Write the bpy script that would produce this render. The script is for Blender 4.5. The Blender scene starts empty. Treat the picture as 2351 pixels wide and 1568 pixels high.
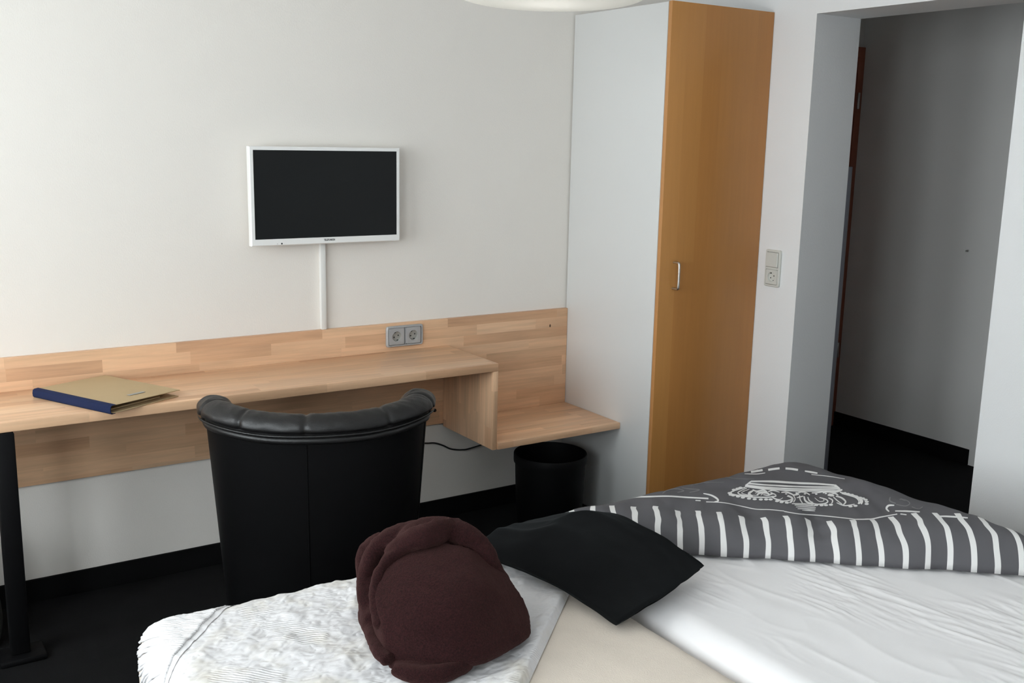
import bpy, bmesh, math, random
from mathutils import Vector, Matrix, noise as mnoise
random.seed(7)
SC = bpy.context.scene
COL = SC.collection
PI = math.pi

# ------------------------------------------------------------------ camera
F_PX = 2350.4
YAW, PITCH, ROLL = 0.5813, 0.1957, 0.0203
cam_d = bpy.data.cameras.new('camera'); cam = bpy.data.objects.new('camera', cam_d); COL.objects.link(cam)
_r = Vector((math.cos(YAW), -math.sin(YAW), 0))
_f = Vector((math.sin(YAW)*math.cos(PITCH), math.cos(YAW)*math.cos(PITCH), -math.sin(PITCH)))
_u = _r.cross(_f)
_r2 = math.cos(ROLL)*_r + math.sin(ROLL)*_u
_u2 = -math.sin(ROLL)*_r + math.cos(ROLL)*_u
M = Matrix((_r2, _u2, -_f)).transposed().to_4x4(); M.translation = Vector((-2.6204, -3.5694, 1.5684))
cam.matrix_world = M
cam_d.sensor_width = 36.0; cam_d.sensor_fit = 'HORIZONTAL'; cam_d.lens = 36.0*F_PX/2351.0
cam_d.clip_start = 0.05; cam_d.clip_end = 60
SC.camera = cam

# ------------------------------------------------------------------ world, sun, exposure
w = bpy.data.worlds.new('sky'); SC.world = w; w.use_nodes = True
bgn = w.node_tree.nodes['Background']
bgn.inputs[0].default_value = (0.955, 0.985, 1.035, 1); bgn.inputs[1].default_value = 7.0
SC.view_settings.view_transform = 'Standard'; SC.view_settings.look = 'None'
SC.view_settings.gamma = 1.0; SC.view_settings.use_curve_mapping = False
SC.view_settings.exposure = 0.84
SC.cycles.max_bounces = 10; SC.cycles.diffuse_bounces = 6; SC.cycles.use_denoising = True
SC.cycles.caustics_reflective = False; SC.cycles.caustics_refractive = False
XL = -3.8                       # face of the window wall
WINS = ((-2.15, -0.55), (-4.05, -2.55))
WZ0, WZ1 = 0.80, 2.30
def portal(name, loc, sx, sy, rot):
    l = bpy.data.lights.new(name, 'AREA'); l.shape = 'RECTANGLE'; l.size = sx; l.size_y = sy
    l.cycles.is_portal = True
    o = bpy.data.objects.new(name, l); COL.objects.link(o); o.location = loc; o.rotation_euler = rot
    return o
for WY0, WY1 in WINS:
    portal('window_daylight', (XL-0.14, (WY0+WY1)/2, (WZ0+WZ1)/2), WZ1-WZ0, WY1-WY0, (0, -PI/2, 0))

# ------------------------------------------------------------------ material helpers
def lin(c):
    return tuple(((x/255)/12.92 if x/255 <= .04045 else ((x/255+.055)/1.055)**2.4) for x in c) + (1,)
class NT:
    def __init__(s, name):
        s.m = bpy.data.materials.new(name); s.m.use_nodes = True; s.t = s.m.node_tree
        s.b = s.t.nodes['Principled BSDF']
    def n(s, typ, **kw):
        nd = s.t.nodes.new(typ)
        for k, v in kw.items():
            if k[0] == 'i' and k[1:].isdigit():
                i = nd.inputs[int(k[1:])]
                if hasattr(v, 'is_linked') or hasattr(v, 'links'): s.t.links.new(v, i)
                else: i.default_value = v
            else: setattr(nd, k, v)
        return nd
    def math(s, op, a, b=0.0, c=0.0):
        return s.n('ShaderNodeMath', operation=op, i0=a, i1=b, i2=c).outputs[0]
    def set(s, **kw):
        for k, v in kw.items():
            i = s.b.inputs[k.replace('_', ' ')]
            if hasattr(v, 'links'): s.t.links.new(v, i)
            else: i.default_value = v
        return s
    def coord(s, which='Object'):
        return s.n('ShaderNodeTexCoord').outputs[which]
    def mapping(s, v, scale):
        return s.n('ShaderNodeMapping', i0=v, i3=scale).outputs[0]
    def noise(s, v, scale, detail=3, rough=.55):
        return s.n('ShaderNodeTexNoise', i0=v, i2=scale, i3=detail, i4=rough)
    def bump(s, h, dist, strength=1.0, base=None):
        b = s.n('ShaderNodeBump'); b.inputs['Strength'].default_value = strength; b.inputs['Distance'].default_value = dist
        s.t.links.new(h, b.inputs['Height'])
        if base is not None: s.t.links.new(base, b.inputs['Normal'])
        return b.outputs[0]
    def mix(s, fac, a, b, typ='MIX'):
        nd = s.t.nodes.new('ShaderNodeMix'); nd.data_type = 'RGBA'; nd.blend_type = typ
        for i, v in ((0, fac), (6, a), (7, b)):
            if hasattr(v, 'links'): s.t.links.new(v, nd.inputs[i])
            else: nd.inputs[i].default_value = v
        return nd.outputs[2]
    def ramp(s, fac, stops):
        r = s.t.nodes.new('ShaderNodeValToRGB'); s.t.links.new(fac, r.inputs[0])
        e = r.color_ramp.elements
        while len(e) < len(stops): e.new(.5)
        for el, (p, c) in zip(e, stops): el.position = p; el.color = c
        return r.outputs[0]
def plain(name, col, rough=.5, metal=0., spec=.5):
    k = NT(name); k.set(Base_Color=col if len(col) == 4 else tuple(col)+(1,), Roughness=rough, Metallic=metal)
    k.b.inputs['Specular IOR Level'].default_value = spec
    return k.m
def wallpaper(name, col, bump=.0007):
    k = NT(name); c = k.coord()
    nz = k.noise(k.mapping(c, (1, 1, .55)), 260, 2).outputs[0]
    n2 = k.noise(c, 3, 3).outputs[0]
    k.set(Base_Color=k.mix(n2, tuple(x*.97 for x in col[:3])+(1,), col), Roughness=.8, Normal=k.bump(nz, bump, .6))
    k.b.inputs['Specular IOR Level'].default_value = .25
    return k.m
def staves(name, u, v, h, L, tones, rough=.42, grain=.24, knot=None):
    k = NT(name); c = k.coord(); sp = k.n('ShaderNodeSeparateXYZ', i0=c)
    U, V = sp.outputs['XYZ'.index(u)], sp.outputs['XYZ'.index(v)]
    row = k.math('FLOOR', k.math('DIVIDE', k.math('ADD', V, .0031), h))
    rr = k.n('ShaderNodeTexWhiteNoise', noise_dimensions='1D'); k.t.links.new(row, rr.inputs['W'])
    rnd = rr.outputs['Value']
    Lr = k.math('MULTIPLY_ADD', rnd, L*.7, L*.65)
    col = k.math('FLOOR', k.math('ADD', k.math('DIVIDE', U, Lr), k.math('MULTIPLY', rnd, 37.3)))
    cv = k.n('ShaderNodeCombineXYZ', i0=row, i1=col).outputs[0]
    cr = k.n('ShaderNodeTexWhiteNoise', noise_dimensions='2D'); k.t.links.new(cv, cr.inputs['Vector'])
    base = k.ramp(cr.outputs['Value'], tones)
    off = k.n('ShaderNodeVectorMath', operation='MULTIPLY_ADD', i0=cr.outputs['Color'], i1=(9, 9, 9), i2=c).outputs[0]
    sc = [70, 70, 70]; sc['XYZ'.index(u)] = 4
    g = k.noise(k.mapping(off, sc), 1.0, 5, .6).outputs[0]
    sc2 = [9, 9, 9]; sc2['XYZ'.index(u)] = 2
    g2 = k.noise(k.mapping(off, sc2), 1.0, 2).outputs[0]
    gg = k.math('MULTIPLY_ADD', k.math('SUBTRACT', g, .5), grain*2.2, k.math('MULTIPLY_ADD', k.math('SUBTRACT', g2, .5), grain*2, 1.0))
    mul = k.n('ShaderNodeVectorMath', operation='SCALE', i0=base); k.t.links.new(gg, mul.inputs['Scale'])
    out = mul.outputs[0]
    if knot:
        d = k.n('ShaderNodeVectorMath', operation='DISTANCE', i0=k.mapping(c, (1.6, 0, .9)), i1=(knot[0]*1.6, 0, knot[1]*.9)).outputs['Value']
        f = k.math('LESS_THAN', d, .006)
        out = k.mix(f, out, (.07, .03, .012, 1))
    k.set(Base_Color=out, Roughness=rough, Normal=k.bump(g, .0004, .25))
    k.b.inputs['Specular IOR Level'].default_value = .4
    return k.m
def fabric(name, col, scale=900, bump=.0006, rough=.95, sheen=0., var=.12, sheen_col=None, fuzz=0.):
    k = NT(name); c = k.coord(); nz = k.noise(c, scale, 2).outputs[0]; n2 = k.noise(c, 14, 4).outputs[0]
    a = tuple(x*(1-var) for x in col[:3])+(1,); b = tuple(min(1, x*(1+var)) for x in col[:3])+(1,)
    base = k.mix(n2, a, b)
    if fuzz:
        fz = k.ramp(k.noise(c, scale*.55, 3, .7).outputs[0], [(.3, (1-fuzz*.7,)*3+(1,)), (.7, (1+fuzz,)*3+(1,))])
        base = k.mix(1.0, base, fz, 'MULTIPLY')
    k.set(Base_Color=base, Roughness=rough, Normal=k.bump(nz, bump, .7))
    k.b.inputs['Specular IOR Level'].default_value = .15
    if sheen:
        k.b.inputs['Sheen Weight'].default_value = sheen; k.b.inputs['Sheen Roughness'].default_value = .5
        if sheen_col: k.b.inputs['Sheen Tint'].default_value = sheen_col
    return k.m

MT = {}
MT['wall'] = wallpaper('white_wallpaper', (.82, .785, .738, 1))
MT['wall2'] = wallpaper('white_painted_plaster', (.785, .79, .795, 1))
MT['hall'] = wallpaper('hall_wall_paint', (.80, .79, .77, 1))
MT['ceil'] = plain('ceiling_white', (.80, .80, .79), .9)
MT['carpet'] = fabric('black_carpet', (.0062, .0062, .0065, 1), 420, .002, 1., 0, .3)
MT['skirt'] = fabric('black_skirting', (.0035, .0035, .0038, 1), 500, .0006, .95)
T3 = [(0., (.62, .365, .215, 1)), (.2, (.68, .42, .253, 1)), (.75, (.735, .47, .29, 1)), (1., (.785, .53, .34, 1))]
MT['beech_x'] = staves('beech_staves_flat', 'X', 'Y', .043, .46, T3, .36)
MT['beech_xz'] = staves('beech_staves_upright', 'X', 'Z', .043, .44, T3, .42, knot=(2.257-.093, .778))
MT['beech_z'] = staves('beech_staves_side', 'Z', 'Y', .043, .30, T3, .42)
T4 = [(0., (.47, .205, .056, 1)), (.5, (.52, .24, .068, 1)), (1., (.57, .275, .082, 1))]
MT['maple'] = staves('maple_veneer', 'Z', 'X', .092, 9.0, T4, .38, .07)
MT['maple_edge'] = plain('maple_edge_band', (.50, .24, .085), .45)
MT['melamine'] = plain('white_melamine', (.66, .665, .66), .38)
MT['plastic'] = plain('white_plastic', (.78, .78, .76), .35)
MT['tvwhite'] = plain('tv_white_gloss', (.84, .84, .83), .25)
MT['screen'] = plain('tv_black_screen', (.007, .008, .0085), .32, 0, .25)
MT['ink'] = plain('black_print', (.012, .012, .014), .6)
MT['silver'] = plain('silver_grey_plastic', (.40, .41, .42), .42, .25)
MT['silver_dark'] = plain('grey_plastic_inset', (.33, .33, .31), .5, .1)
MT['hole'] = plain('dark_pin_hole', (.01, .01, .01), .7)
MT['steel'] = plain('brushed_steel', (.62, .60, .57), .3, 1.)
MT['black_metal'] = plain('black_powder_coat', (.0025, .0025, .003), .6, 0, .15)
MT['rubber'] = plain('black_rubber', (.008, .008, .009), .55)
MT['bin'] = plain('black_bin_plastic', (.003, .003, .0033), .55, 0, .12)
k = NT('black_leather'); c = k.coord()
vor = k.n('ShaderNodeTexVoronoi', i0=c, i2=420.)
n1 = k.noise(c, 22, 4).outputs[0]
k.set(Base_Color=k.mix(n1, (.0035, .0035, .004, 1), (.008, .0075, .0075, 1)), Roughness=k.math('MULTIPLY_ADD', n1, .2, .34),
      Normal=k.bump(vor.outputs[0], .0005, .5, k.bump(n1, .004, .5)))
MT['leather'] = k.m
MT['leather_back'] = plain('black_leather_back', (.0026, .0026, .0029), .5, 0, .12)
MT['navy'] = fabric('navy_bookcloth', (.012, .020, .062, 1), 1500, .0003, .8)
MT['tan'] = fabric('tan_cardboard', (.50, .37, .215, 1), 700, .0002, .75, 0, .05)
MT['robe'] = fabric('brown_terry', (.0165, .0047, .0050, 1), 520, .004, 1., .18, .25, (.5, .25, .22, 1), .9)
MT['trousers'] = fabric('black_wool', (.0030, .0033, .0036, 1), 1100, .0005, 1., .04, .2, (.5, .6, .65, 1))
MT['felt'] = fabric('beige_felt', (.70, .62, .535, 1), 380, .0012, 1., .1, .07)
MT['sheet'] = fabric('white_cotton_sheet', (.83, .815, .82, 1), 1300, .0003, .9, 0, .02)
MT['grey_bag'] = fabric('grey_canvas', (.05, .055, .052, 1), 700, .0006)
MT['bed_wood'] = staves('bed_wood', 'Y', 'X', .2, 3., T4, .5)
MT['brown_door'] = plain('reddish_brown_wood', (.36, .125, .075), .5)
MT['grey_panel'] = plain('grey_painted_panel', (.13, .13, .15), .5)
k = NT('lamp_shade_fabric')
tr = k.n('ShaderNodeBsdfTranslucent', i0=(.97, .965, .94, 1)); df = k.n('ShaderNodeBsdfDiffuse', i0=(.88, .875, .85, 1))
mx = k.n('ShaderNodeMixShader', i0=.68, i1=df.outputs[0], i2=tr.outputs[0])
k.t.links.new(mx.outputs[0], k.t.nodes['Material Output'].inputs[0]); MT['shade'] = k.m
k = NT('window_glass')
tp = k.n('ShaderNodeBsdfTransparent', i0=(.94, .96, .95, 1)); gl = k.n('ShaderNodeBsdfGlossy', i0=(1, 1, 1, 1), i1=.02)
mx = k.n('ShaderNodeMixShader', i0=.06, i1=tp.outputs[0], i2=gl.outputs[0])
k.t.links.new(mx.outputs[0], k.t.nodes['Material Output'].inputs[0]); MT['glass'] = k.m

# matelasse coverlet: raised leaf scrolls, ribbed diamonds, plain ground
k = NT('white_matelasse'); c = k.coord()
wrp = k.noise(c, 16, 2); off = k.n('ShaderNodeVectorMath', operation='MULTIPLY_ADD', i0=wrp.outputs['Color'], i1=(.05, .05, .05), i2=c).outputs[0]
v1 = k.n('ShaderNodeTexVoronoi', feature='SMOOTH_F1', i0=k.mapping(off, (1, 1.5, 1)), i2=55.).outputs[0]
wv = k.n('ShaderNodeTexWave', wave_type='BANDS', bands_direction='DIAGONAL', i0=c, i1=58., i2=1.2).outputs[1]
msk = k.ramp(k.noise(c, 7, 1).outputs[0], [(.585, (0, 0, 0, 1)), (.64, (1, 1, 1, 1))])
hh = k.mix(msk, v1, k.math('MULTIPLY_ADD', wv, .35, .3))
fine = k.noise(c, 700, 2).outputs[0]
stain = k.ramp(k.noise(c, 11, 3).outputs[0], [(.5, (.70, .69, .70, 1)), (.78, (.655, .62, .56, 1))])
k.set(Base_Color=stain, Roughness=.9, Normal=k.bump(fine, .0006, .4, k.bump(hh, .006, .55)))
k.b.inputs['Specular IOR Level'].default_value = .2
MT['coverlet'] = k.m
MT['fringe'] = fabric('white_cotton_fringe', (.72, .71, .72, 1), 900, .0005, .95, 0, .02)

# duvet cover: grey cotton with woven-in white stripes near the fold
k = NT('grey_duvet_cotton')
at = k.n('ShaderNodeAttribute', attribute_name='cloth_uv'); sp = k.n('ShaderNodeSeparateXYZ', i0=at.outputs['Vector'])
U, V = sp.outputs[0], sp.outputs[1]
us = k.math('MULTIPLY_ADD', V, .055, U)
ph = k.math('FRACT', k.math('ADD', k.math('DIVIDE', k.math('SUBTRACT', us, .0607-.0073-.004), .0563), 40.0))
st = k.math('LESS_THAN', ph, .255)
def sst(lo, hi): return k.n('ShaderNodeMapRange', interpolation_type='SMOOTHSTEP', i0=U, i1=lo, i2=hi, i3=0., i4=1.).outputs[0]
vl = k.math('MULTIPLY_ADD', sst(.42, .50), .034, k.math('MULTIPLY_ADD', sst(-.03, .10), -.022, .128))
st = k.math('MULTIPLY', st, k.math('LESS_THAN', V, vl))
c = k.coord(); nz = k.noise(c, 1100, 2).outputs[0]; n2 = k.noise(c, 9, 4).outputs[0]
g = k.mix(n2, (.098, .096, .104, 1), (.118, .114, .122, 1))
k.set(Base_Color=k.mix(st, g, (.74, .73, .72, 1)), Roughness=.85, Normal=k.bump(nz, .0004, .5))
k.b.inputs['Specular IOR Level'].default_value = .25
MT['duvet'] = k.m
MT['duvet_white'] = fabric('white_duvet_print', (.74, .73, .72, 1), 1100, .0003, .9, 0, .03)
MT['duvet_pale'] = fabric('pale_grey_duvet_print', (.20, .195, .20, 1), 1100, .0003, .9, 0, .03)

# ------------------------------------------------------------------ geometry helpers (authored in world metres)
def finish(name, bm, mat, parent=None, smooth=40, uv=None):
    bmesh.ops.recalc_face_normals(bm, faces=bm.faces) if smooth != 'keep' else None
    me = bpy.data.meshes.new(name)
    if parent is not None: bmesh.ops.translate(bm, verts=bm.verts, vec=-parent.location)
    bm.to_mesh(me); bm.free()
    for m in (mat if isinstance(mat, (list, tuple)) else [mat]): me.materials.append(m)
    if smooth:
        me.polygons.foreach_set('use_smooth', [True]*len(me.polygons))
        if smooth != 'keep' and smooth < 180: me.set_sharp_from_angle(angle=math.radians(smooth))
    o = bpy.data.objects.new(name, me); COL.objects.link(o)
    if parent is not None: o.parent = parent
    return o
def thing(name, label, cat, loc, group=None):
    o = bpy.data.objects.new(name, None); COL.objects.link(o); o.location = loc; o.empty_display_size = .05
    o['label'] = label; o['category'] = cat
    if group: o['group'] = group
    return o
def tag(o, label, cat, group=None):
    o['label'] = label; o['category'] = cat
    if group: o['group'] = group
    return o
def struct(name, bm, mat, parent=None, smooth=0):
    o = finish(name, bm, mat, parent, smooth)
    if parent is None: o['kind'] = 'structure'
    return o
def box(bm, lo, hi, bev=0, seg=2):
    vs = bmesh.ops.create_cube(bm, size=1)['verts']
    for v in vs: v.co = Vector([(lo[i]+hi[i])/2 + v.co[i]*(hi[i]-lo[i]) for i in range(3)])
    if bev:
        es = list({e for v in vs for e in v.link_edges})
        bmesh.ops.bevel(bm, geom=es, offset=bev, segments=seg, profile=.5, affect='EDGES')
def B(lo, hi, bev=0, seg=2):
    bm = bmesh.new(); box(bm, lo, hi, bev, seg); return bm
def polyprism(pts3, vec, bev=0):
    bm = bmesh.new(); f = bm.faces.new([bm.verts.new(p) for p in pts3])
    r = bmesh.ops.extrude_face_region(bm, geom=[f])
    bmesh.ops.translate(bm, verts=[g for g in r['geom'] if isinstance(g, bmesh.types.BMVert)], vec=vec)
    if bev: bmesh.ops.bevel(bm, geom=list(bm.edges), offset=bev, segments=2, affect='EDGES', profile=.5)
    return bm
def grid(fn, nu, nv, bm=None, wrap_u=False):
    bm = bm or bmesh.new()
    V = [[bm.verts.new(fn(i/(nu-(0 if wrap_u else 1)), j/(nv-1))) for j in range(nv)] for i in range(nu)]
    for i in range(nu if wrap_u else nu-1):
        a, b = V[i], V[(i+1) % nu]
        for j in range(nv-1): bm.faces.new((a[j], b[j], b[j+1], a[j+1]))
    return bm, V
def lathe(profile, center, axis='Z', n=48, bm=None, cap=(False, False)):
    bm = bm or bmesh.new(); c = Vector(center)
    def at(r, h, a):
        x, y = r*math.cos(a), r*math.sin(a)
        return c + (Vector((x, y, h)) if axis == 'Z' else Vector((x, h, y)) if axis == 'Y' else Vector((h, x, y)))
    rings = [[bm.verts.new(at(r, h, 2*PI*i/n)) for i in range(n)] for r, h in profile]
    for a, b in zip(rings, rings[1:]):
        for i in range(n): bm.faces.new((a[i], a[(i+1) % n], b[(i+1) % n], b[i]))
    if cap[0]: bm.faces.new(rings[0])
    if cap[1]: bm.faces.new(rings[-1])
    return bm
def catmull(P, t):
    n = len(P)-1; t = max(0., min(.999999, t))*n; i = int(t); f = t-i
    p = [P[max(0, min(n, i+d))] for d in (-1, 0, 1, 2)]
    return .5*((2*p[1]) + (p[2]-p[0])*f + (2*p[0]-5*p[1]+4*p[2]-p[3])*f*f + (3*p[1]-p[0]-3*p[2]+p[3])*f**3)
def tube(path, r, n=10, steps=None, bm=None, prof=None, caps=True):
    """sweep; r a number or function of t; prof(a, t) scales the radius"""
    bm = bm or bmesh.new(); P = [Vector(p) for p in path]
    steps = steps or len(P)*6
    C = [catmull(P, i/steps) if len(P) > 2 else P[0].lerp(P[-1], i/steps) for i in range(steps+1)]
    up = Vector((0, 0, 1)); rings = []; s_prev = None
    for i, cpt in enumerate(C):
        t = (C[min(i+1, steps)]-C[max(i-1, 0)]).normalized()
        if s_prev is None:
            s = t.cross(up); s = s.normalized() if s.length > 1e-3 else Vector((1, 0, 0))
        else: s = (s_prev - t*s_prev.dot(t)).normalized()      # carried along, so the tube never twists
        s_prev = s
        q = s.cross(t); rr = r(i/steps) if callable(r) else r
        rings.append([bm.verts.new(cpt + (s*math.cos(a)+q*math.sin(a))*rr*(prof(a, i/steps) if prof else 1)) for a in [2*PI*k_/n for k_ in range(n)]])
    for a, b in zip(rings, rings[1:]):
        for i in range(n): bm.faces.new((a[i], a[(i+1) % n], b[(i+1) % n], b[i]))
    if caps:
        bm.faces.new(rings[0][::-1]); bm.faces.new(rings[-1])
    return bm
def nz3(x, y, z=0.): return mnoise.noise(Vector((x, y, z)))
def sstep(a, b, x):
    t = max(0., min(1., (x-a)/(b-a))); return t*t*(3-2*t)

# ------------------------------------------------------------------ the room
ZC = 2.52; YF = -4.7; XR = .535; XR2 = .788; XH = 2.03; YE = .155
O1, O2, ZH = -.8166, -1.6445, 2.0535
floor = struct('floor', B((XL-.3, YF-.12, -.1), (XH+.12, YE+.12, 0)), MT['carpet'])
struct('ceiling', B((XL-.3, YF-.12, ZC), (XH+.12, YE+.12, ZC+.1)), MT['ceil'])
struct('wall_back', B((XL-.3, 0, 0), (XR2, YE+.12, ZC)), MT['wall'])
struct('wall_front', B((XL-.3, YF-.12, 0), (XH+.12, YF, ZC)), MT['wall2'])
struct('wall_right', polyprism([(XR, y, z) for y, z in ((0, 0), (0, ZC), (YF, ZC), (YF, 0), (O2, 0), (O2, ZH), (O1, ZH), (O1, 0))], (XR2-XR, 0, 0)), MT['wall2'])
bm = bmesh.new()
ys = [YF, WINS[1][0], WINS[1][1], WINS[0][0], WINS[0][1], 0]; zs = [0, WZ0, WZ1, ZC]
vv = {(s_, i, j): bm.verts.new((XL-.3*s_, ys[i], zs[j])) for s_ in (0, 1) for i in range(6) for j in range(4)}
for s_ in (0, 1):
    for i in range(5):
        for j in range(3):
            if (i, j) not in ((1, 1), (3, 1)): bm.faces.new([vv[s_, i, j], vv[s_, i+1, j], vv[s_, i+1, j+1], vv[s_, i, j+1]])
for k0 in (1, 3):
    for a, b in (((k0, 1), (k0+1, 1)), ((k0+1, 1), (k0+1, 2)), ((k0+1, 2), (k0, 2)), ((k0, 2), (k0, 1))):
        bm.faces.new([vv[(0,)+a], vv[(0,)+b], vv[(1,)+b], vv[(1,)+a]])
struct('wall_left', bm, MT['wall2'])
struct('wall_hall', B((XH, YF, 0), (XH+.12, YE+.12, ZC)), MT['hall'])
struct('wall_hall_end', B((XR2, YE, 0), (XH, YE+.12, ZC)), MT['hall'])
struct('baseboard_back', B((XL, -.012, 0), (0, 0, .081), .002), MT['skirt'])
struct('baseboard_left', B((XL, YF, 0), (XL+.012, -.012, .081), .002), MT['skirt'])
struct('baseboard_right', B((XR-.012, YF, 0), (XR, O2, .081), .002), MT['skirt'])
struct('baseboard_hall', B((XH-.012, -.70, 0), (XH, YE, .081), .002), MT['skirt'])

# window in the left wall (beyond the frame; the room's daylight)
xa, xb = XL-.15, XL-.09
for wi, (WY0, WY1) in enumerate(WINS):
    ym = (WY0+WY1)/2
    wn = bpy.data.objects.new('window_%d' % (wi+1), None); COL.objects.link(wn); wn.location = (XL-.12, ym, WZ0); wn['kind'] = 'structure'
    for lo, hi in (((xa, WY0, WZ0), (xb, WY1, WZ0+.06)), ((xa, WY0, WZ1-.06), (xb, WY1, WZ1)), ((xa, WY0, WZ0+.06), (xb, WY0+.06, WZ1-.06)),
                   ((xa, WY1-.06, WZ0+.06), (xb, WY1, WZ1-.06)), ((xa, ym-.05, WZ0+.06), (xb, ym+.05, WZ1-.06))):
        finish('frame_bar', B(lo, hi, .006), MT['plastic'], wn)
    for y0, y1 in ((WY0+.06, ym-.05), (ym+.05, WY1-.06)):
        finish('pane', B((XL-.124, y0, WZ0+.06), (XL-.116, y1, WZ1-.06)), MT['glass'], wn, 0)
    finish('sill', B((XL-.09, WY0, WZ0), (XL+.03, WY1, WZ0+.025), .004), MT['plastic'], wn)

# brown door in the hall end wall, seen as a narrow strip with its hinges
dr = bpy.data.objects.new('door_1', None); COL.objects.link(dr); dr.location = (1.55, YE, 0); dr['kind'] = 'structure'
finish('door_frame', polyprism([(1.08, YE, 0), (1.08, YE, 2.08), (XH-.002, YE, 2.08), (XH-.002, YE, 0), (XH-.05, YE, 0), (XH-.05, YE, 2.03), (1.13, YE, 2.03), (1.13, YE, 0)], (0, -.018, 0)), MT['brown_door'], dr, 0)
finish('door_leaf', B((1.13, YE-.014, .006), (XH-.05, YE, 2.03), .003), MT['brown_door'], dr)
for z in (.40, 1.76):
    finish('hinge', lathe([(.006, 0), (.0075, .002), (.0075, .083), (.006, .085)], (XH-.034, YE-.024, z), n=14, cap=(True, True)), MT['steel'], dr)
o = finish('tall_grey_panel', B((XR2+.001, -.8155, .001), (XR2+.027, -.42, 1.484), .002), MT['grey_panel'])
tag(o, 'tall grey panel standing just beyond the left jamb of the doorway', 'panel')
bm = lathe([(.006, 0), (.006, .003), (.003, .004), (.003, .010), (.005, .011), (.005, .014)], (XH, -.575, 1.069), 'X', 14, cap=(True, True))
for v in bm.verts: v.co.x = 2*XH - v.co.x
tag(finish('wall_hook', bm, MT['silver_dark']), 'small grey hook on the hall wall through the doorway', 'hook')

# ------------------------------------------------------------------ wardrobe
WD = .605
wr = thing('wardrobe', 'tall white wardrobe with one maple door in the right corner', 'wardrobe', (.267, -.3, 0))
o = finish('body', B((.0, -WD+.021, 0), (XR-.001, -.007, 2.074), .0015), MT['melamine'], wr)
o['label'] = 'white laminate carcass and side panel'
d = finish('door', B((.0, -WD, .03), (XR-.002, -WD+.019, 2.076), .0012), [MT['maple']], wr); d['label'] = 'maple veneered wardrobe door'
d.data.materials.append(MT['maple_edge'])
for p in d.data.polygons:
    if p.normal.x < -.9: p.material_index = 1
hx = .070
hd = finish('door_handle', tube([(hx, -WD, 1.110), (hx, -WD-.02, 1.110), (hx, -WD-.028, 1.109), (hx, -WD-.032, 1.100), (hx, -WD-.033, 1.06), (hx, -WD-.032, 1.018), (hx, -WD-.028, 1.009), (hx, -WD-.02, 1.008), (hx, -WD, 1.008)], .0048, 12, 60), MT['steel'], wr, 80)
hd.parent = d; hd.matrix_parent_inverse = Matrix(); hd['label'] = 'brushed steel bow handle'

# ------------------------------------------------------------------ built-in desk
DX0 = XL+.002; DX1 = -.599; DD = .4052; ZD = .74; ZS = .428
dk = thing('built_in_desk', 'long beech wall desk with tall back panel and lower shelf at right', 'desk', (-2.257, -.0, 0))
finish('back_panel', B((XL+.001, -.020, .4135), (-.001, -.0005, .849), .0015), MT['beech_xz'], dk)
finish('desk_top', B((XL+.001, -DD, ZD-.031), (DX1, -.0205, ZD), .003), MT['beech_x'], dk)
finish('side_panel', B((DX1-.021, -DD+.001, .402), (DX1-.0005, -.0205, ZD-.0315), .0015), MT['beech_z'], dk)
finish('shelf', B((DX1, -DD-.004, .402), (-.001, -.0205, ZS), .0025), MT['beech_x'], dk)
lg = finish('leg', B((-2.309, -.41, .02), (-2.256, -.36, ZD-.0315), .006), MT['black_metal'], dk); lg['label'] = 'black square steel leg'
ft = finish('leg_foot', B((-2.345, -.44, 0), (-2.215, -.34, .02), .006), MT['black_metal'], dk)
ft.parent = lg; ft.matrix_parent_inverse = Matrix()
finish('screw', lathe([(.0001, -.0245), (.004, -.0243), (.0065, -.0235), (.0075, -.0205)], (-.659, 0, .474), 'Y', 20), MT['hole'], dk)['label'] = 'dark screw head in the back panel'

# ------------------------------------------------------------------ sockets and switch
def rounded_rect(w, h, r, n=64):
    """outline sampled by angle, so rings of different shape can be bridged"""
    hw, hh = w/2, h/2; ct = math.atan2(hh, hw); pts = []
    angs = sorted([2*PI*i/n for i in range(n)]+[ct, PI-ct, PI+ct, 2*PI-ct])
    for t in angs:
        c_, s_ = math.cos(t), math.sin(t)
        m = min(hw/max(1e-9, abs(c_)), hh/max(1e-9, abs(s_))); x, y = abs(c_)*m, abs(s_)*m
        if x > hw-r and y > hh-r:
            ox, oy = hw-r, hh-r; bq = abs(c_)*ox+abs(s_)*oy
            m = bq+math.sqrt(max(0, bq*bq-(ox*ox+oy*oy-r*r))); x, y = abs(c_)*m, abs(s_)*m
        pts.append((math.copysign(x, c_), math.copysign(y, s_)))
    return pts
def ring_plate(T, w, h, r, d0, d1, ow, oh, orad, ch=.003):
    """frame with one rounded opening"""
    bm = bmesh.new(); angs = rounded_rect(w, h, r); n = len(angs)
    L = [[bm.verts.new(T(a, b, d)) for a, b in rounded_rect(w-2*q, h-2*q, max(.0005, r-q))] for d, q in ((d0, 0), (d1-ch, 0), (d1, ch))]
    L += [[bm.verts.new(T(a, b, d)) for a, b in rounded_rect(ow, oh, orad)] for d in (d1, d0)]
    for A, C in zip(L, L[1:]+L[:1]):
        for i in range(n): bm.faces.new((A[i], A[(i+1) % n], C[(i+1) % n], C[i]))
    return bm
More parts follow.
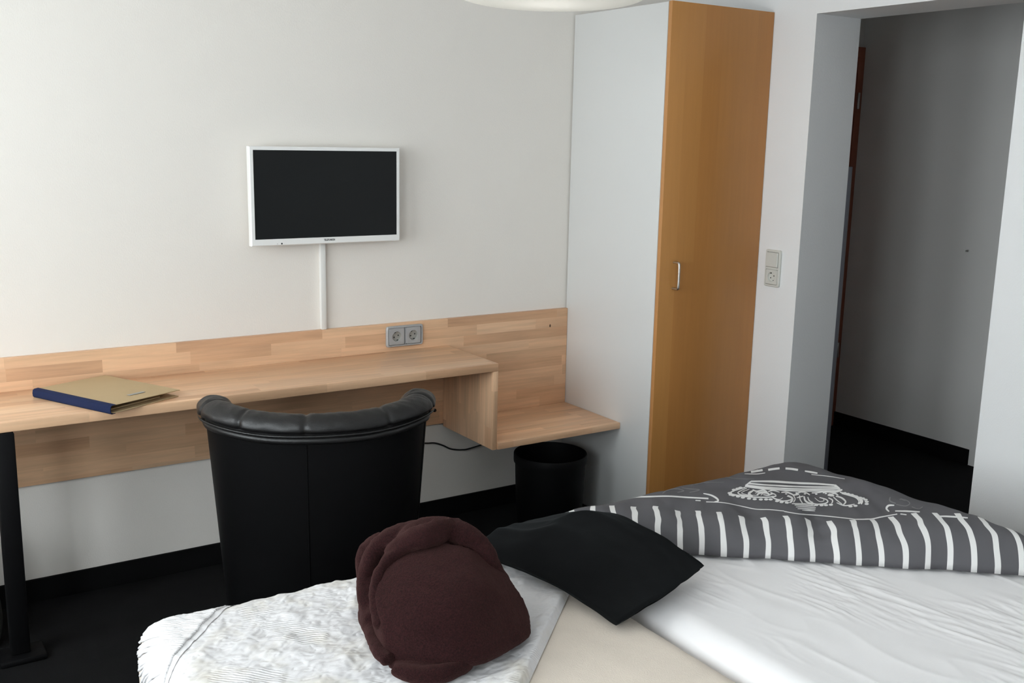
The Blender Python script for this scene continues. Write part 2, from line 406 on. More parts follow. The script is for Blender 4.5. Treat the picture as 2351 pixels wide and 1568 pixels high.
def plate_bm(T, w, h, r, d0, d1, hole=None, ch=.0015):
    """raised plate with chamfer on plane (T maps (a, b, depth)); hole radius opens its middle"""
    bm = bmesh.new(); n = len(rounded_rect(w, h, r))
    L = [[bm.verts.new(T(a, b, d)) for a, b in rounded_rect(w-2*s, h-2*s, max(.0005, r-s))] for d, s in ((d0, 0), (d1-ch, 0), (d1, ch))]
    for A, C in zip(L, L[1:]):
        for i in range(n): bm.faces.new((A[i], A[(i+1) % n], C[(i+1) % n], C[i]))
    if hole is None: bm.faces.new(L[-1])
    else:
        ring = []
        for a, b in rounded_rect(w-2*ch, h-2*ch, max(.0005, r-ch)):
            t = math.atan2(b, a); ring.append(bm.verts.new(T(hole*math.cos(t), hole*math.sin(t), d1)))
        for i in range(n): bm.faces.new((L[-1][i], L[-1][(i+1) % n], ring[(i+1) % n], ring[i]))
    return bm
def well_bm(T, R, d_top, depth):
    bm = bmesh.new(); n = 32
    rs = [[bm.verts.new(T(r*math.cos(2*PI*i/n), r*math.sin(2*PI*i/n), d)) for i in range(n)] for r, d in ((R, d_top), (R-.0006, d_top-.001), (R-.0015, d_top-depth))]
    for A, C in zip(rs, rs[1:]):
        for i in range(n): bm.faces.new((A[i], A[(i+1) % n], C[(i+1) % n], C[i]))
    bm.faces.new(rs[-1]); return bm
def disc_bm(T, ca, cb, R, d, n=14, ra=1., rb=1.):
    bm = bmesh.new(); bm.faces.new([bm.verts.new(T(ca+R*ra*math.cos(2*PI*i/n), cb+R*rb*math.sin(2*PI*i/n), d)) for i in range(n)]); return bm
def socket_parts(T, par, insert_mat, well_mat, pins, d1, wid=.066, angle=0.):
    ins = finish('socket_insert', plate_bm(T, wid, wid, .004, .002, d1, .0198), insert_mat, par)
    def child(nm, bm, m):
        o = finish(nm, bm, m, par); o.parent = ins; o.matrix_parent_inverse = Matrix(); return o
    child('socket_well', well_bm(T, .0198, d1, .0075), well_mat)
    for sgn in (-1, 1):
        a = angle+(PI if sgn < 0 else 0)
        child('pin_hole', disc_bm(T, .0095*math.cos(a), .0095*math.sin(a), .0029, d1-.0073), MT['hole'])
        b = a+PI/2
        child('earth_clip', disc_bm(T, .0168*math.cos(b), .0168*math.sin(b), .0036, d1-.0071, 12, 1.25, .75), MT['hole'])
yb = -.020
dsk = thing('double_socket', 'grey double wall socket on the beech panel above the desk', 'socket', (-.799, yb, .798))
def Tf(cx, cz): return lambda a, b, d: (cx+a, yb-d, cz+b)
finish('frame', ring_plate(Tf(-.799, .798), .160, .0825, .008, .0002, .0115, .1445, .0685, .005), MT['silver'], dsk)
finish('frame_divider', B((-.8, yb-.0112, .7645), (-.798, yb-.0002, .8315)), MT['silver'], dsk)
for cx in (-.8355, -.7625): socket_parts(Tf(cx, .798), dsk, MT['silver'], MT['silver_dark'], 0, .0112, .0665, .35)
sw = thing('light_switch', 'white light switch with socket below on the right wall by the doorway', 'switch', (XR, -.69, 1.073))
def Ts(cy, cz): return lambda a, b, d: (XR-d, cy-a, cz+b)
MT['ivory'] = plain('ivory_plastic', (.60, .60, .56), .4)
finish('frame', ring_plate(Ts(-.690, 1.073), .080, .150, .006, .0002, .010, .063, .133, .004), MT['ivory'], sw)
finish('frame_divider', B((XR-.010, -.7215, 1.069), (XR-.0002, -.6585, 1.077)), MT['ivory'], sw)
finish('rocker', plate_bm(Ts(-.690, 1.108), .060, .060, .003, .002, .015, None, .003), MT['ivory'], sw)
socket_parts(Ts(-.690, 1.038), sw, MT['ivory'], MT['ivory'], 0, .0118, .0605, .5)

# ------------------------------------------------------------------ television and its cable duct
tv = thing('television', 'white framed flat television with black screen on the back wall', 'television', (-1.127, -.03, 1.35))
TX0, TX1, TZ0, TZ1, TY = -1.418, -.836, 1.1765, 1.5245, -.060
bm = bmesh.new(); SX0, SX1, SZ0, SZ1 = -1.404, -.849, 1.2005, 1.512
def rect(y, x0, x1, z0, z1): return [bm.verts.new(p) for p in ((x0, y, z0), (x1, y, z0), (x1, y, z1), (x0, y, z1))]
rings = [rect(TY+.036, TX0+.03, TX1-.03, TZ0+.03, TZ1-.03), rect(TY+.026, TX0, TX1, TZ0, TZ1), rect(TY+.004, TX0, TX1, TZ0, TZ1), rect(TY, TX0+.003, TX1-.003, TZ0+.003, TZ1-.003),
         rect(TY, SX0, SX1, SZ0, SZ1), rect(TY+.004, SX0, SX1, SZ0, SZ1)]
bm.faces.new(rings[0][::-1])
for a, b in zip(rings, rings[1:]):
    for i in range(4): bm.faces.new((a[i], a[(i+1) % 4], b[(i+1) % 4], b[i]))
finish('casing', bm, MT['tvwhite'], tv, 25)
finish('screen', B((SX0-.001, TY+.003, SZ0-.001), (SX1+.001, TY+.008, SZ1+.001)), MT['screen'], tv, 0)
finish('wall_mount', B((-1.2, -.025, 1.27), (-1.05, -.0005, 1.42), .004), MT['black_metal'], tv)
finish('sensor', lathe([(.0001, -.0006), (.0028, -.0006), (.003, 0)], (-1.307, TY, 1.1835), 'Y', 14), MT['ink'], tv)
finish('indicator', lathe([(.0001, -.0006), (.0010, -.0006), (.0011, 0)], (-1.3235, TY, 1.1832), 'Y', 10), MT['ink'], tv)
cu = bpy.data.curves.new('logo_curve', 'FONT'); cu.body = 'TELEFUNKEN'; cu.align_x = 'CENTER'; cu.align_y = 'CENTER'; cu.size = .0098; cu.extrude = .0002; cu.offset = .00022
tmp = bpy.data.objects.new('logo_tmp', cu); COL.objects.link(tmp); bpy.context.view_layer.update()
me = bpy.data.meshes.new_from_object(tmp.evaluated_get(bpy.context.evaluated_depsgraph_get())); bpy.data.objects.remove(tmp)
xs = [v.co.x for v in me.vertices]; sx = .043/(max(xs)-min(xs))
bm = bmesh.new(); bm.from_mesh(me)
for v in bm.verts: v.co = Vector((-1.1245+v.co.x*sx, TY-.0003-v.co.z, 1.1905+v.co.y*1.0))
finish('maker_lettering', bm, MT['ink'], tv, 0)['label'] = 'black maker lettering on the lower bezel'
o = finish('cable_duct', B((-1.1435, -.018, .8492), (-1.1225, -.0003, 1.20), .002), MT['plastic'])
tag(o, 'narrow white cable duct running from the television down to the desk panel', 'cable duct')

# ------------------------------------------------------------------ pendant lamp
LC = Vector((-1.13, -1.44, 1.921)); LR = .236
lp = thing('pendant_lamp', 'white round drum pendant lamp hanging above the bed', 'lamp', (LC.x, LC.y, LC.z))
finish('lamp_shade', lathe([(LR-.002, .004), (LR+.002, .004), (LR+.002, .16), (LR-.002, .16), (LR-.002, .004)], LC, n=96), MT['shade'], lp)
dome = [(LR*math.sin(a)**.5, -.032*math.cos(a)**.8) for a in [PI/2*q/16 for q in range(17)]]; dome[0] = (.0002, -.032)
finish('diffuser', lathe(dome+[(LR-.004, .004)]+[(max(.0002, r-.005), z+.005) for r, z in dome[::-1]], LC, n=96), MT['shade'], lp, 80)
finish('cord', tube([LC+Vector((0, 0, .18)), LC+Vector((0, 0, .4)), Vector((LC.x, LC.y, ZC-.03))], .003, 8, 10), MT['plastic'], lp)
finish('ceiling_rose', lathe([(.05, ZC-LC.z), (.05, ZC-LC.z-.02), (.04, ZC-LC.z-.03), (.0002, ZC-LC.z-.03)], LC, n=32), MT['plastic'], lp)
bl = bpy.data.lights.new('added_fill_bulb', 'POINT'); bl.energy = .36; bl.color = (1., .97, .94); bl.shadow_soft_size = .03  # weak bulb added to lift the lamp's underside, which daylight leaves too dark
blo = bpy.data.objects.new('added_fill_bulb', bl); COL.objects.link(blo); blo.parent = lp; blo.location = (0, 0, .11)
finish('bulb_holder', lathe([(.0002, .185), (.02, .185), (.022, .17), (.022, .152), (.0002, .15)], LC, n=24), MT['plastic'], lp)

# ------------------------------------------------------------------ waste bin and cable
bn = thing('waste_bin', 'round black waste bin under the low beech shelf', 'bin', (-.250, -.268, 0))
BR = .152
finish('bin_body', lathe([(.0002, .004), (BR-.022, .004), (BR-.018, 0), (BR-.016, .004), (BR-.006, .27), (BR-.008, .272), (BR-.018, .01), (.0002, .008)], (-.250, -.268, 0), n=64), MT['bin'], bn)
finish('rim', lathe([(BR-.007, .262), (BR-.0005, .264), (BR, .272), (BR, .296), (BR-.002, .30), (BR-.006, .30), (BR-.008, .297), (BR-.008, .27)], (-.250, -.268, 0), n=64), MT['bin'], bn)
cb = finish('power_cable', tube([(-1.0, -.006, .40), (-.86, -.007, .375), (-.75, -.008, .348), (-.691, -.009, .336), (-.652, -.009, .331), (-.613, -.009, .315), (-.58, -.009, .296), (-.546, -.009, .286), (-.52, -.009, .282), (-.497, -.009, .281), (-.45, -.009, .286), (-.418, -.009, .291), (-.37, -.01, .30), (-.33, -.012, .31), (-.30, -.014, .33), (-.29, -.02, .402)], .0032, 8, 90), MT['rubber'], None, 80)
tag(cb, 'thin black cable drooping along the wall under the desk', 'cable')

# grey bag at the left of the leg
bm, _ = grid(lambda a, b: Vector((-2.435 + .125*math.copysign(abs(math.cos(2*PI*a))**.6, math.cos(2*PI*a))*(1-.22*abs(b-.45)**1.5*2)*(1+.05*math.sin(9*b)),
                                   -.24 + .075*math.copysign(abs(math.sin(2*PI*a))**.6, math.sin(2*PI*a))*(1-.5*b*b), .001+.37*b-.03*(b**6))), 40, 24, wrap_u=True)
bmesh.ops.holes_fill(bm, edges=[e for e in bm.edges if e.is_boundary], sides=0)
gb = thing('fabric_bag', 'grey fabric bag on the carpet behind the black desk leg', 'bag', (-2.435, -.24, 0))
finish('bag_body', bm, MT['grey_bag'], gb, 60)
finish('bag_handle', tube([(-2.50, -.24, .335), (-2.49, -.24, .40), (-2.435, -.24, .43), (-2.38, -.24, .40), (-2.37, -.24, .335)], .008, 8, 30), MT['grey_bag'], gb)

# ------------------------------------------------------------------ ring folder on the desk
A1 = Vector((-2.001, -.466, 0)); sp_ = Vector((.177, -.354, 0)).normalized(); A0 = A1 - sp_*.365; wd_ = Vector((-sp_.y, sp_.x, 0))
bk = thing('ring_folder', 'tan ring folder with navy spine lying on the desk', 'folder', (A0.x, A0.y, ZD))
LEN = (A1-A0).length
def fp(s, t, z): return A0 + sp_*s + wd_*t + Vector((0, 0, ZD+z))
def slab(s0, s1, t0, t1, za, zb, th, bev=.0008):
    """cover board: za at t0, zb at t1"""
    bm = bmesh.new()
    pts = [fp(s0, t0, za), fp(s1, t0, za), fp(s1, t1, zb), fp(s0, t1, zb)]
    lo = [bm.verts.new(p) for p in pts]; hi = [bm.verts.new(p+Vector((0, 0, th))) for p in pts]
    bm.faces.new(lo[::-1]); bm.faces.new(hi)
    for i in range(4): bm.faces.new((lo[i], lo[(i+1) % 4], hi[(i+1) % 4], hi[i]))
    bmesh.ops.bevel(bm, geom=list(bm.edges), offset=bev, segments=1, affect='EDGES')
    return bm
finish('bottom_cover', slab(.004, LEN-.004, .012, .262, .0006, .0006, .0025), MT['tan'], bk)
finish('top_cover', slab(.002, LEN-.004, .012, .268, .0245, .0195, .0025), MT['tan'], bk)
bm = bmesh.new(); prof = [(.018, .0005), (.004, .0003), (.0, .004), (-.001, .014), (.001, .024), (.006, .0272), (.020, .0278), (.0199, .0272), (.0065, .0262), (.0025, .0235), (.0008, .014), (.0018, .0045), (.005, .0015), (.018, .0012)]
R0 = [bm.verts.new(fp(0, t, z)) for t, z in prof]; R1 = [bm.verts.new(fp(LEN, t, z)) for t, z in prof]
for i in range(len(prof)): j = (i+1) % len(prof); bm.faces.new((R0[i], R0[j], R1[j], R1[i]))
bm.faces.new(R0[::-1]); bm.faces.new(R1)
finish('spine', bm, MT['navy'], bk)['label'] = 'navy cloth spine'
finish('inner_pages', slab(.03, LEN-.035, .03, .215, .0033, .0033, .004), MT['tan'], bk)
pl = finish('label_plate', slab(LEN-.072, LEN-.058, .118, .178, .0258, .0247, .0009, .0002), MT['silver_dark'], bk)
pl['label'] = 'small grey engraved plate on the cover'

# ------------------------------------------------------------------ black leather tub chair
CC = Vector((-1.445, -.708, 0)); fd = Vector((.36, .933, 0)).normalized(); rd = Vector((fd.y, -fd.x, 0))
ch = thing('tub_chair', 'black leather tub chair facing the desk with rolled top edge', 'chair', (CC.x, CC.y, 0))
ARM = .20
def ucurve(t, R):
    """t 0..1 from left arm front round the back to right arm front; returns plan point and outward normal"""
    Lc = PI*R; tot = Lc+2*ARM; s = t*tot
    if s < ARM: p = CC - rd*(R-.05*(1-s/ARM)**1.5) + fd*(ARM-s); nrm = -rd
    elif s > ARM+Lc: q_ = s-ARM-Lc; p = CC + rd*(R-.05*(q_/ARM)**1.5) + fd*q_; nrm = rd
    else:
        a = (s-ARM)/R; p = CC - rd*math.cos(a)*R - fd*math.sin(a)*R*.70; nrm = (-rd*math.cos(a)*.70 - fd*math.sin(a)).normalized()
    return p, nrm
def rim_z(t):
    b = abs(t-.5)*2
    return .742 - .13*sstep(.72, 1.0, b) + .012*sstep(.15, .55, b)
def shell(t, hgt, off):
    z = .13 + (rim_z(t)-.13)*hgt
    R = .290 + .045*hgt + off
    p, nrm = ucurve(t, .333)
    return p + nrm*(R-.333) + Vector((0, 0, z))
bm, Vo = grid(lambda a, b: shell(a, b, 0), 80, 14)
finish('outer_shell', bm, MT['leather_back'], ch, 60)
bm, Vi = grid(lambda a, b: shell(a, b, -.075+.012*math.sin(PI*b)), 80, 14)
finish('inner_back', bm, MT['leather'], ch, 60)
for tt in (0, 1):
    bm = bmesh.new()
    a = [bm.verts.new(shell(tt, b/8, 0)) for b in range(9)]; b_ = [bm.verts.new(shell(tt, b/8, -.075+.012*math.sin(PI*b/8))) for b in range(9)]
    c_ = [bm.verts.new((x.co+y.co)/2 + fd*.03) for x, y in zip(a, b_)]
    for i in range(8): bm.faces.new((a[i], a[i+1], c_[i+1], c_[i])); bm.faces.new((c_[i], c_[i+1], b_[i+1], b_[i]))
    finish('arm_front', bm, MT['leather'], ch, 80)
seams = (.06, .20, .335, .47, .64, .80, .94)
def rollpt(t, a):
    p, nrm = ucurve(t, .333)
    ds = min(abs(t-s) for s in seams)
    puff = 1 - .13*math.exp(-(ds/.006)**2) + .06*nz3(t*34, math.cos(a)*1.6, math.sin(a)*1.6) + .05*nz3(t*110+3*a, a*1.2)*max(0, math.sin(a))
    rx, rz = .050*puff, .037*puff
    groove = 1 - .26*math.exp(-((a-(-.42))/.14)**2)
    c0 = p + nrm*(-.024) + Vector((0, 0, rim_z(t)+.006))
    endr = min(1, math.sqrt(max(0, 1-(max(0, abs(t-.5)-.485)/.015)**2))+.02)
    return c0 + (nrm*math.cos(a)*rx*groove*endr + Vector((0, 0, math.sin(a)*rz*groove*endr)))
bm, _ = grid(lambda b, a: rollpt(a, -PI+2*PI*b), 36, 260, wrap_u=True)
finish('rolled_edge', bm, MT['leather'], ch, 180)
pp = []
for i in range(61):
    t = .15+.70*i/60; p, nrm = ucurve(t, .333); pp.append(p + nrm*.022 + Vector((0, 0, rim_z(t)-.0115)))
finish('piping', tube(pp, lambda t: .0035*min(1, .05+12*min(t, 1-t)), 6, 180), MT['leather'], ch, 180)
pp = []
for i in range(61):
    t = .15+.70*i/60; p, nrm = ucurve(t, .333); pp.append(p + nrm*.0075 + Vector((0, 0, rim_z(t)-.027)))
finish('lower_welt', tube(pp, lambda t: .0115*min(1, .05+9*min(t, 1-t)), 10, 180), MT['leather'], ch, 180)
pp = []
for i in range(25):
    pp.append(shell(.472, .02+.94*i/24, .0008))
finish('back_seam', tube(pp, .0018, 6, 48), MT['leather_back'], ch, 180)
finish('side_seam', tube([shell(.80, .02+.94*i/24, .0008) for i in range(25)], .0018, 6, 48), MT['leather_back'], ch, 180)
bm, _ = grid(lambda a, b: CC + fd*.05 + (rd*math.cos(2*PI*a)*.225 + fd*math.copysign(abs(math.sin(2*PI*a))**.7, math.sin(2*PI*a))*.19)*min(1, (1-abs(2*b-1)**5)**.2) + Vector((0, 0, .30+.14*b)), 48, 16, wrap_u=True)
bmesh.ops.holes_fill(bm, edges=[e for e in bm.edges if e.is_boundary], sides=0)
finish('seat_cushion', bm, MT['leather'], ch, 70)
bm = bmesh.new(); ri = []
for z in (.13, .30):
    ri.append([bm.verts.new(CC + Vector((0, 0, z)) + q) for q in [rd*x*.245+fd*y for x, y in ((-1, .2), (-1, 0), (-.8, -.10), (-.4, -.145), (0, -.155), (.4, -.145), (.8, -.10), (1, 0), (1, .2))]])
for i in range(9): j = (i+1) % 9; bm.faces.new((ri[0][i], ri[0][j], ri[1][j], ri[1][i]))
bm.faces.new(ri[0]); bm.faces.new(ri[1][::-1])
finish('seat_base', bm, MT['leather_back'], ch, 40)
for sx_, sy_ in ((-1, 1), (1, 1), (-1, -1), (1, -1)):
    q = CC + rd*sx_*.19 + fd*(.04+sy_*.11)
    finish('leg', lathe([(.018, 0), (.020, .004), (.026, .135)], q, n=20, cap=(True, True)), MT['black_metal'], ch)

# ------------------------------------------------------------------ bed
BX0, BX1, BSEAM, BY1, BY0 = -2.165, -.12, -1.152, -1.375, -3.40
ZM1, ZM2 = .50, .517
bd = thing('bed_frame', 'low wooden double bed frame under the two mattresses', 'bed', (-1.17, -2.4, 0))
finish('side_rail', B((BX0+.02, BY0, .12), (BX0+.05, BY1-.02, .30), .004), MT['bed_wood'], bd)
finish('side_rail', B((BX1-.05, BY0, .12), (BX1-.02, BY1-.02, .30), .004), MT['bed_wood'], bd)
finish('foot_rail', B((BX0+.0505, BY1-.05, .12), (BX1-.0505, BY1-.02, .30), .004), MT['bed_wood'], bd)
finish('head_rail', B((BX0+.0505, BY0, .12), (BX1-.0505, BY0+.03, .30), .004), MT['bed_wood'], bd)
finish('base_panel', B((BX0+.0505, BY0+.031, .20), (BX1-.0505, BY1-.051, .2995), .003), MT['bed_wood'], bd)
for x in (BX0+.06, BX1-.12):
    for y in (BY0+.06, BY1-.14): finish('leg', B((x, y, 0), (x+.06, y+.06, .1995), .004), MT['bed_wood'], bd)

def drape(px, py, rect, r, z):
    """flat cloth point -> cloth laid over a box whose inset rectangle is rect, edge radius r"""
    x0, y0, x1, y1 = rect
    cx = min(max(px, x0), x1); cy = min(max(py, y0), y1)
    dx, dy = px-cx, py-cy; d = math.hypot(dx, dy)
    if d < 1e-9: return Vector((px, py, z))
    if d < r*PI/2: o_, dz = r*math.sin(d/r), r-r*math.cos(d/r)
    else: o_, dz = r, r + d - r*PI/2
    return Vector((cx+dx/d*o_, cy+dy/d*o_, z-dz))
def mattress(name, x0, x1, zt, mat, nu, nv, wr_fn, par=None, zb=.301, rr=.055, yf=0.):
    r = rr; rect_ = (x0+r, BY0+r, x1-r, BY1-r-yf); ov = r*PI/2 + zt-zb-r
    def ax(t, a, b, n):  # denser near the rims
        L0 = a-ov; L1 = b+ov
        return L0+(L1-L0)*t
    def fn(a, b):
        px = rect_[0]-ov+(rect_[2]-rect_[0]+2*ov)*a; py = rect_[1]-ov+(rect_[3]-rect_[1]+2*ov)*b
        p = drape(px, py, rect_, r, zt); p.z += wr_fn(p.x, p.y)*(1 if p.z > zt-.03 else 0); p.z = max(p.z, zb); return p
    bm, _ = grid(fn, nu, nv)
    return finish(name, bm, mat, par, 180)
ma = thing('mattress', 'beige felt covered left mattress partly hidden by the white coverlet', 'mattress', (-1.64, -2.4, .301), 'two mattresses on the double bed')
mattress('felt_cover', BX0, BSEAM-.003, ZM1, MT['felt'], 90, 160, lambda x, y: .0025*nz3(x*6, y*6)+.001*nz3(x*30, y*30), ma)
mb = thing('mattress', 'right mattress in a wrinkled white fitted sheet, partly under the duvet', 'mattress', (-.67, -2.4, .301), 'two mattresses on the double bed')
def sheet_wr(x, y):
    a, b = .15*x+-.99*y, .99*x+.15*y          # a along the creases
    b += .035*nz3(x*3, y*3, 5.)
    q = nz3(a*5.0, b*26, 1.7); q2 = nz3(a*8, b*60, 4.); q3 = nz3(a*3+2, b*11, 7.)
    env = sstep(-.25, .35, nz3(x*4+3, y*4, 2.)); edge = sstep(0.03, .22, x-BSEAM)
    return edge*(env*.0026*max(0, 1-4*abs(q))**1.5 + env*.0014*max(0, 1-4*abs(q2))**1.5 + .0022*max(0, 1-3*abs(q3))**2) - .004*edge + .003*nz3(x*4, y*4)
mattress('fitted_sheet', BSEAM+.003, BX1, ZM2, MT['sheet'], 300, 560, sheet_wr, mb, .301, .075, .04)

# coverlet over the left mattress, its right edge folded under on the slant
cv = thing('coverlet', 'white textured coverlet with fringe spread over the left mattress', 'coverlet', (-1.7, -2.0, ZM1))
CT = .014; RC = .075; CRECT = (BX0+.065, BY0+.1, BSEAM+.2, BY1-.065)
E0 = Vector((-1.165, -1.672, 0)); E1 = Vector((-1.576, -2.052, 0)); ed = (E1-E0).normalized(); en = Vector((ed.y, -ed.x, 0))
if en.x > 0: en = -en      # en points to the coverlet side (left)
H0 = Vector((-2.17, -1.63, 0)); HT = Vector((.664, .747, 0)).normalized(); HN = Vector((-HT.y, HT.x, 0))   # slanted hem, fringe points along HN
def hem_pt(q): return H0 + HT*q + HN*.006*nz3(q*8, 2.)
def cov_h(px, py):
    return .004*nz3(px*9, py*9) + .0065*max(0, nz3(px*17+3, py*24)) + .0050*max(0, nz3(px*33, py*47, 3)) + .0014*nz3(px*80, py*110)
def cov_pt(px, py):
    s = (Vector((px, py, 0))-E0).dot(en)            # distance inside the slanted folded edge
    edge = sstep(0, .012, s)
    lift = .008*math.exp(-((s-.02)/.03)**2)
    z = ZM1 + .0025 + (CT-.0025)*edge + lift*edge + cov_h(px, py)*sstep(0, .03, s)
    return drape(px, py, CRECT, RC, z)
def cov_uv(a, b):
    py = -2.60 + (2.60-1.375+.34)*b
    f = (py-E0.y)/(E1.y-E0.y)
    xr = E0.x+(E1.x-E0.x)*f if py < E0.y else E0.x
    xl = max(-2.55, H0.x + (py-H0.y)*HT.x/HT.y); xl = min(xl, xr-.05)
    return xl+(xr-xl)*a, py
bm, _ = grid(lambda a, b: cov_pt(*cov_uv(a, b)), 220, 260)
finish('woven_cloth', bm, MT['coverlet'], cv, 180)
def hem_grid(a, b):
    p = H0 + HT*(-.55+1.05*b) + HN*(-.014+.020*a); return cov_pt(p.x, p.y) + Vector((0, 0, .0018))
bm, _ = grid(hem_grid, 4, 220)
finish('hem_band', bm, MT['fringe'], cv, 180)
bm = bmesh.new()
n_str = 190
for i in range(n_str):
    q0 = -.52+.98*i/(n_str-1); L = .125+.02*random.random(); sw_ = random.uniform(-.005, .005)
    path = []
    for q in range(8):
        t = q/7; p = H0 + HT*(q0+sw_*t*t+.002*math.sin(5*t+i)) + HN*(L*t)
        path.append(cov_pt(p.x, p.y) + Vector((0, 0, .002)))
    tube(path, lambda t: .0042*(1-.25*t)*(1+.12*math.sin(40*t+i)), 6, 16, bm)
fr = finish('fringe', bm, MT['fringe'], cv, 180); fr['kind'] = 'stuff'; fr['label'] = 'white cotton fringe strands'

# ------------------------------------------------------------------ duvet
#DUVET_BEGIN
DO = (-.835, -1.764); DE = (.7705, -.6374); DN = (.6374, .7705)
DRECT = (-3., -4., -.225, -1.53)
def duvet_pos(u, v):
    px = DO[0]+u*DE[0]+v*DN[0]; py = DO[1]+u*DE[1]+v*DN[1]
    H = .0745+.022*sstep(.15, .75, u)
    t = max(0., min(1., v/.105))
    prof = (1-(1-t)**2.1)**(1/2.1)
    h = H*prof
    h += (.007*nz3(u*9, v*5, .3) + .0035*nz3(u*24+2*v, v*9, 2.) + .004*nz3(u*4, v*14, 5.))*sstep(0, .05, v)
    h += (.007*nz3(u*11+1, v*7, 9.) - .010*max(0, nz3(u*15+4, v*6+u*4, 12.)-.15))*sstep(.0, .06, v)*(1-sstep(.16, .30, v))
    wg = .006*nz3(u*7, v*16, 21.) + .003*nz3(u*19, v*30, 4.)
    px += DE[0]*wg; py += DE[1]*wg
    wav = .014*nz3(u*9, 3.1)*(1-sstep(0, .12, v))       # scalloped lower fold
    px -= DN[0]*wav; py -= DN[1]*wav
    left = sstep(-.52, -.30, u)
    h *= .55+.45*left
    z = .5225 + h
    return drape(px, py, DRECT, .15, z)
#DUVET_END
dv = thing('duvet', 'grey duvet with white stripes and crown print folded over the right mattress', 'duvet', (-.45, -1.8, ZM2))
DU0, DU1, DV1, NU, NV = -.38, 1.12, .86, 260, 150
def vmap(b): return DV1*(.30*b + .70*b*b)
bm = bmesh.new(); lay = bm.verts.layers.float_vector.new('cloth_uv')
def dfn(a, b): return duvet_pos(DU0+(DU1-DU0)*a, vmap(b))
_, V = grid(dfn, NU, NV, bm)
for i in range(NU):
    for j in range(NV): V[i][j][lay] = Vector((DU0+(DU1-DU0)*i/(NU-1), vmap(j/(NV-1)), 0))
# underside: tuck in below the near fold
prev = [V[i][0] for i in range(NU)]
for dv_, dz in ((.02, .0), (.12, .001)):
    cur = []
    for i in range(NU):
        u = DU0+(DU1-DU0)*i/(NU-1); q = Vector(prev[i].co); q = q + Vector((DN[0]*dv_, DN[1]*dv_, 0)); q.z = .5222
        nv_ = bm.verts.new(q); nv_[lay] = Vector((u, -dv_, 0)); cur.append(nv_)
    for i in range(NU-1): bm.faces.new((prev[i+1], prev[i], cur[i], cur[i+1]))
    prev = cur
finish('duvet_cover', bm, MT['duvet'], dv, 180)
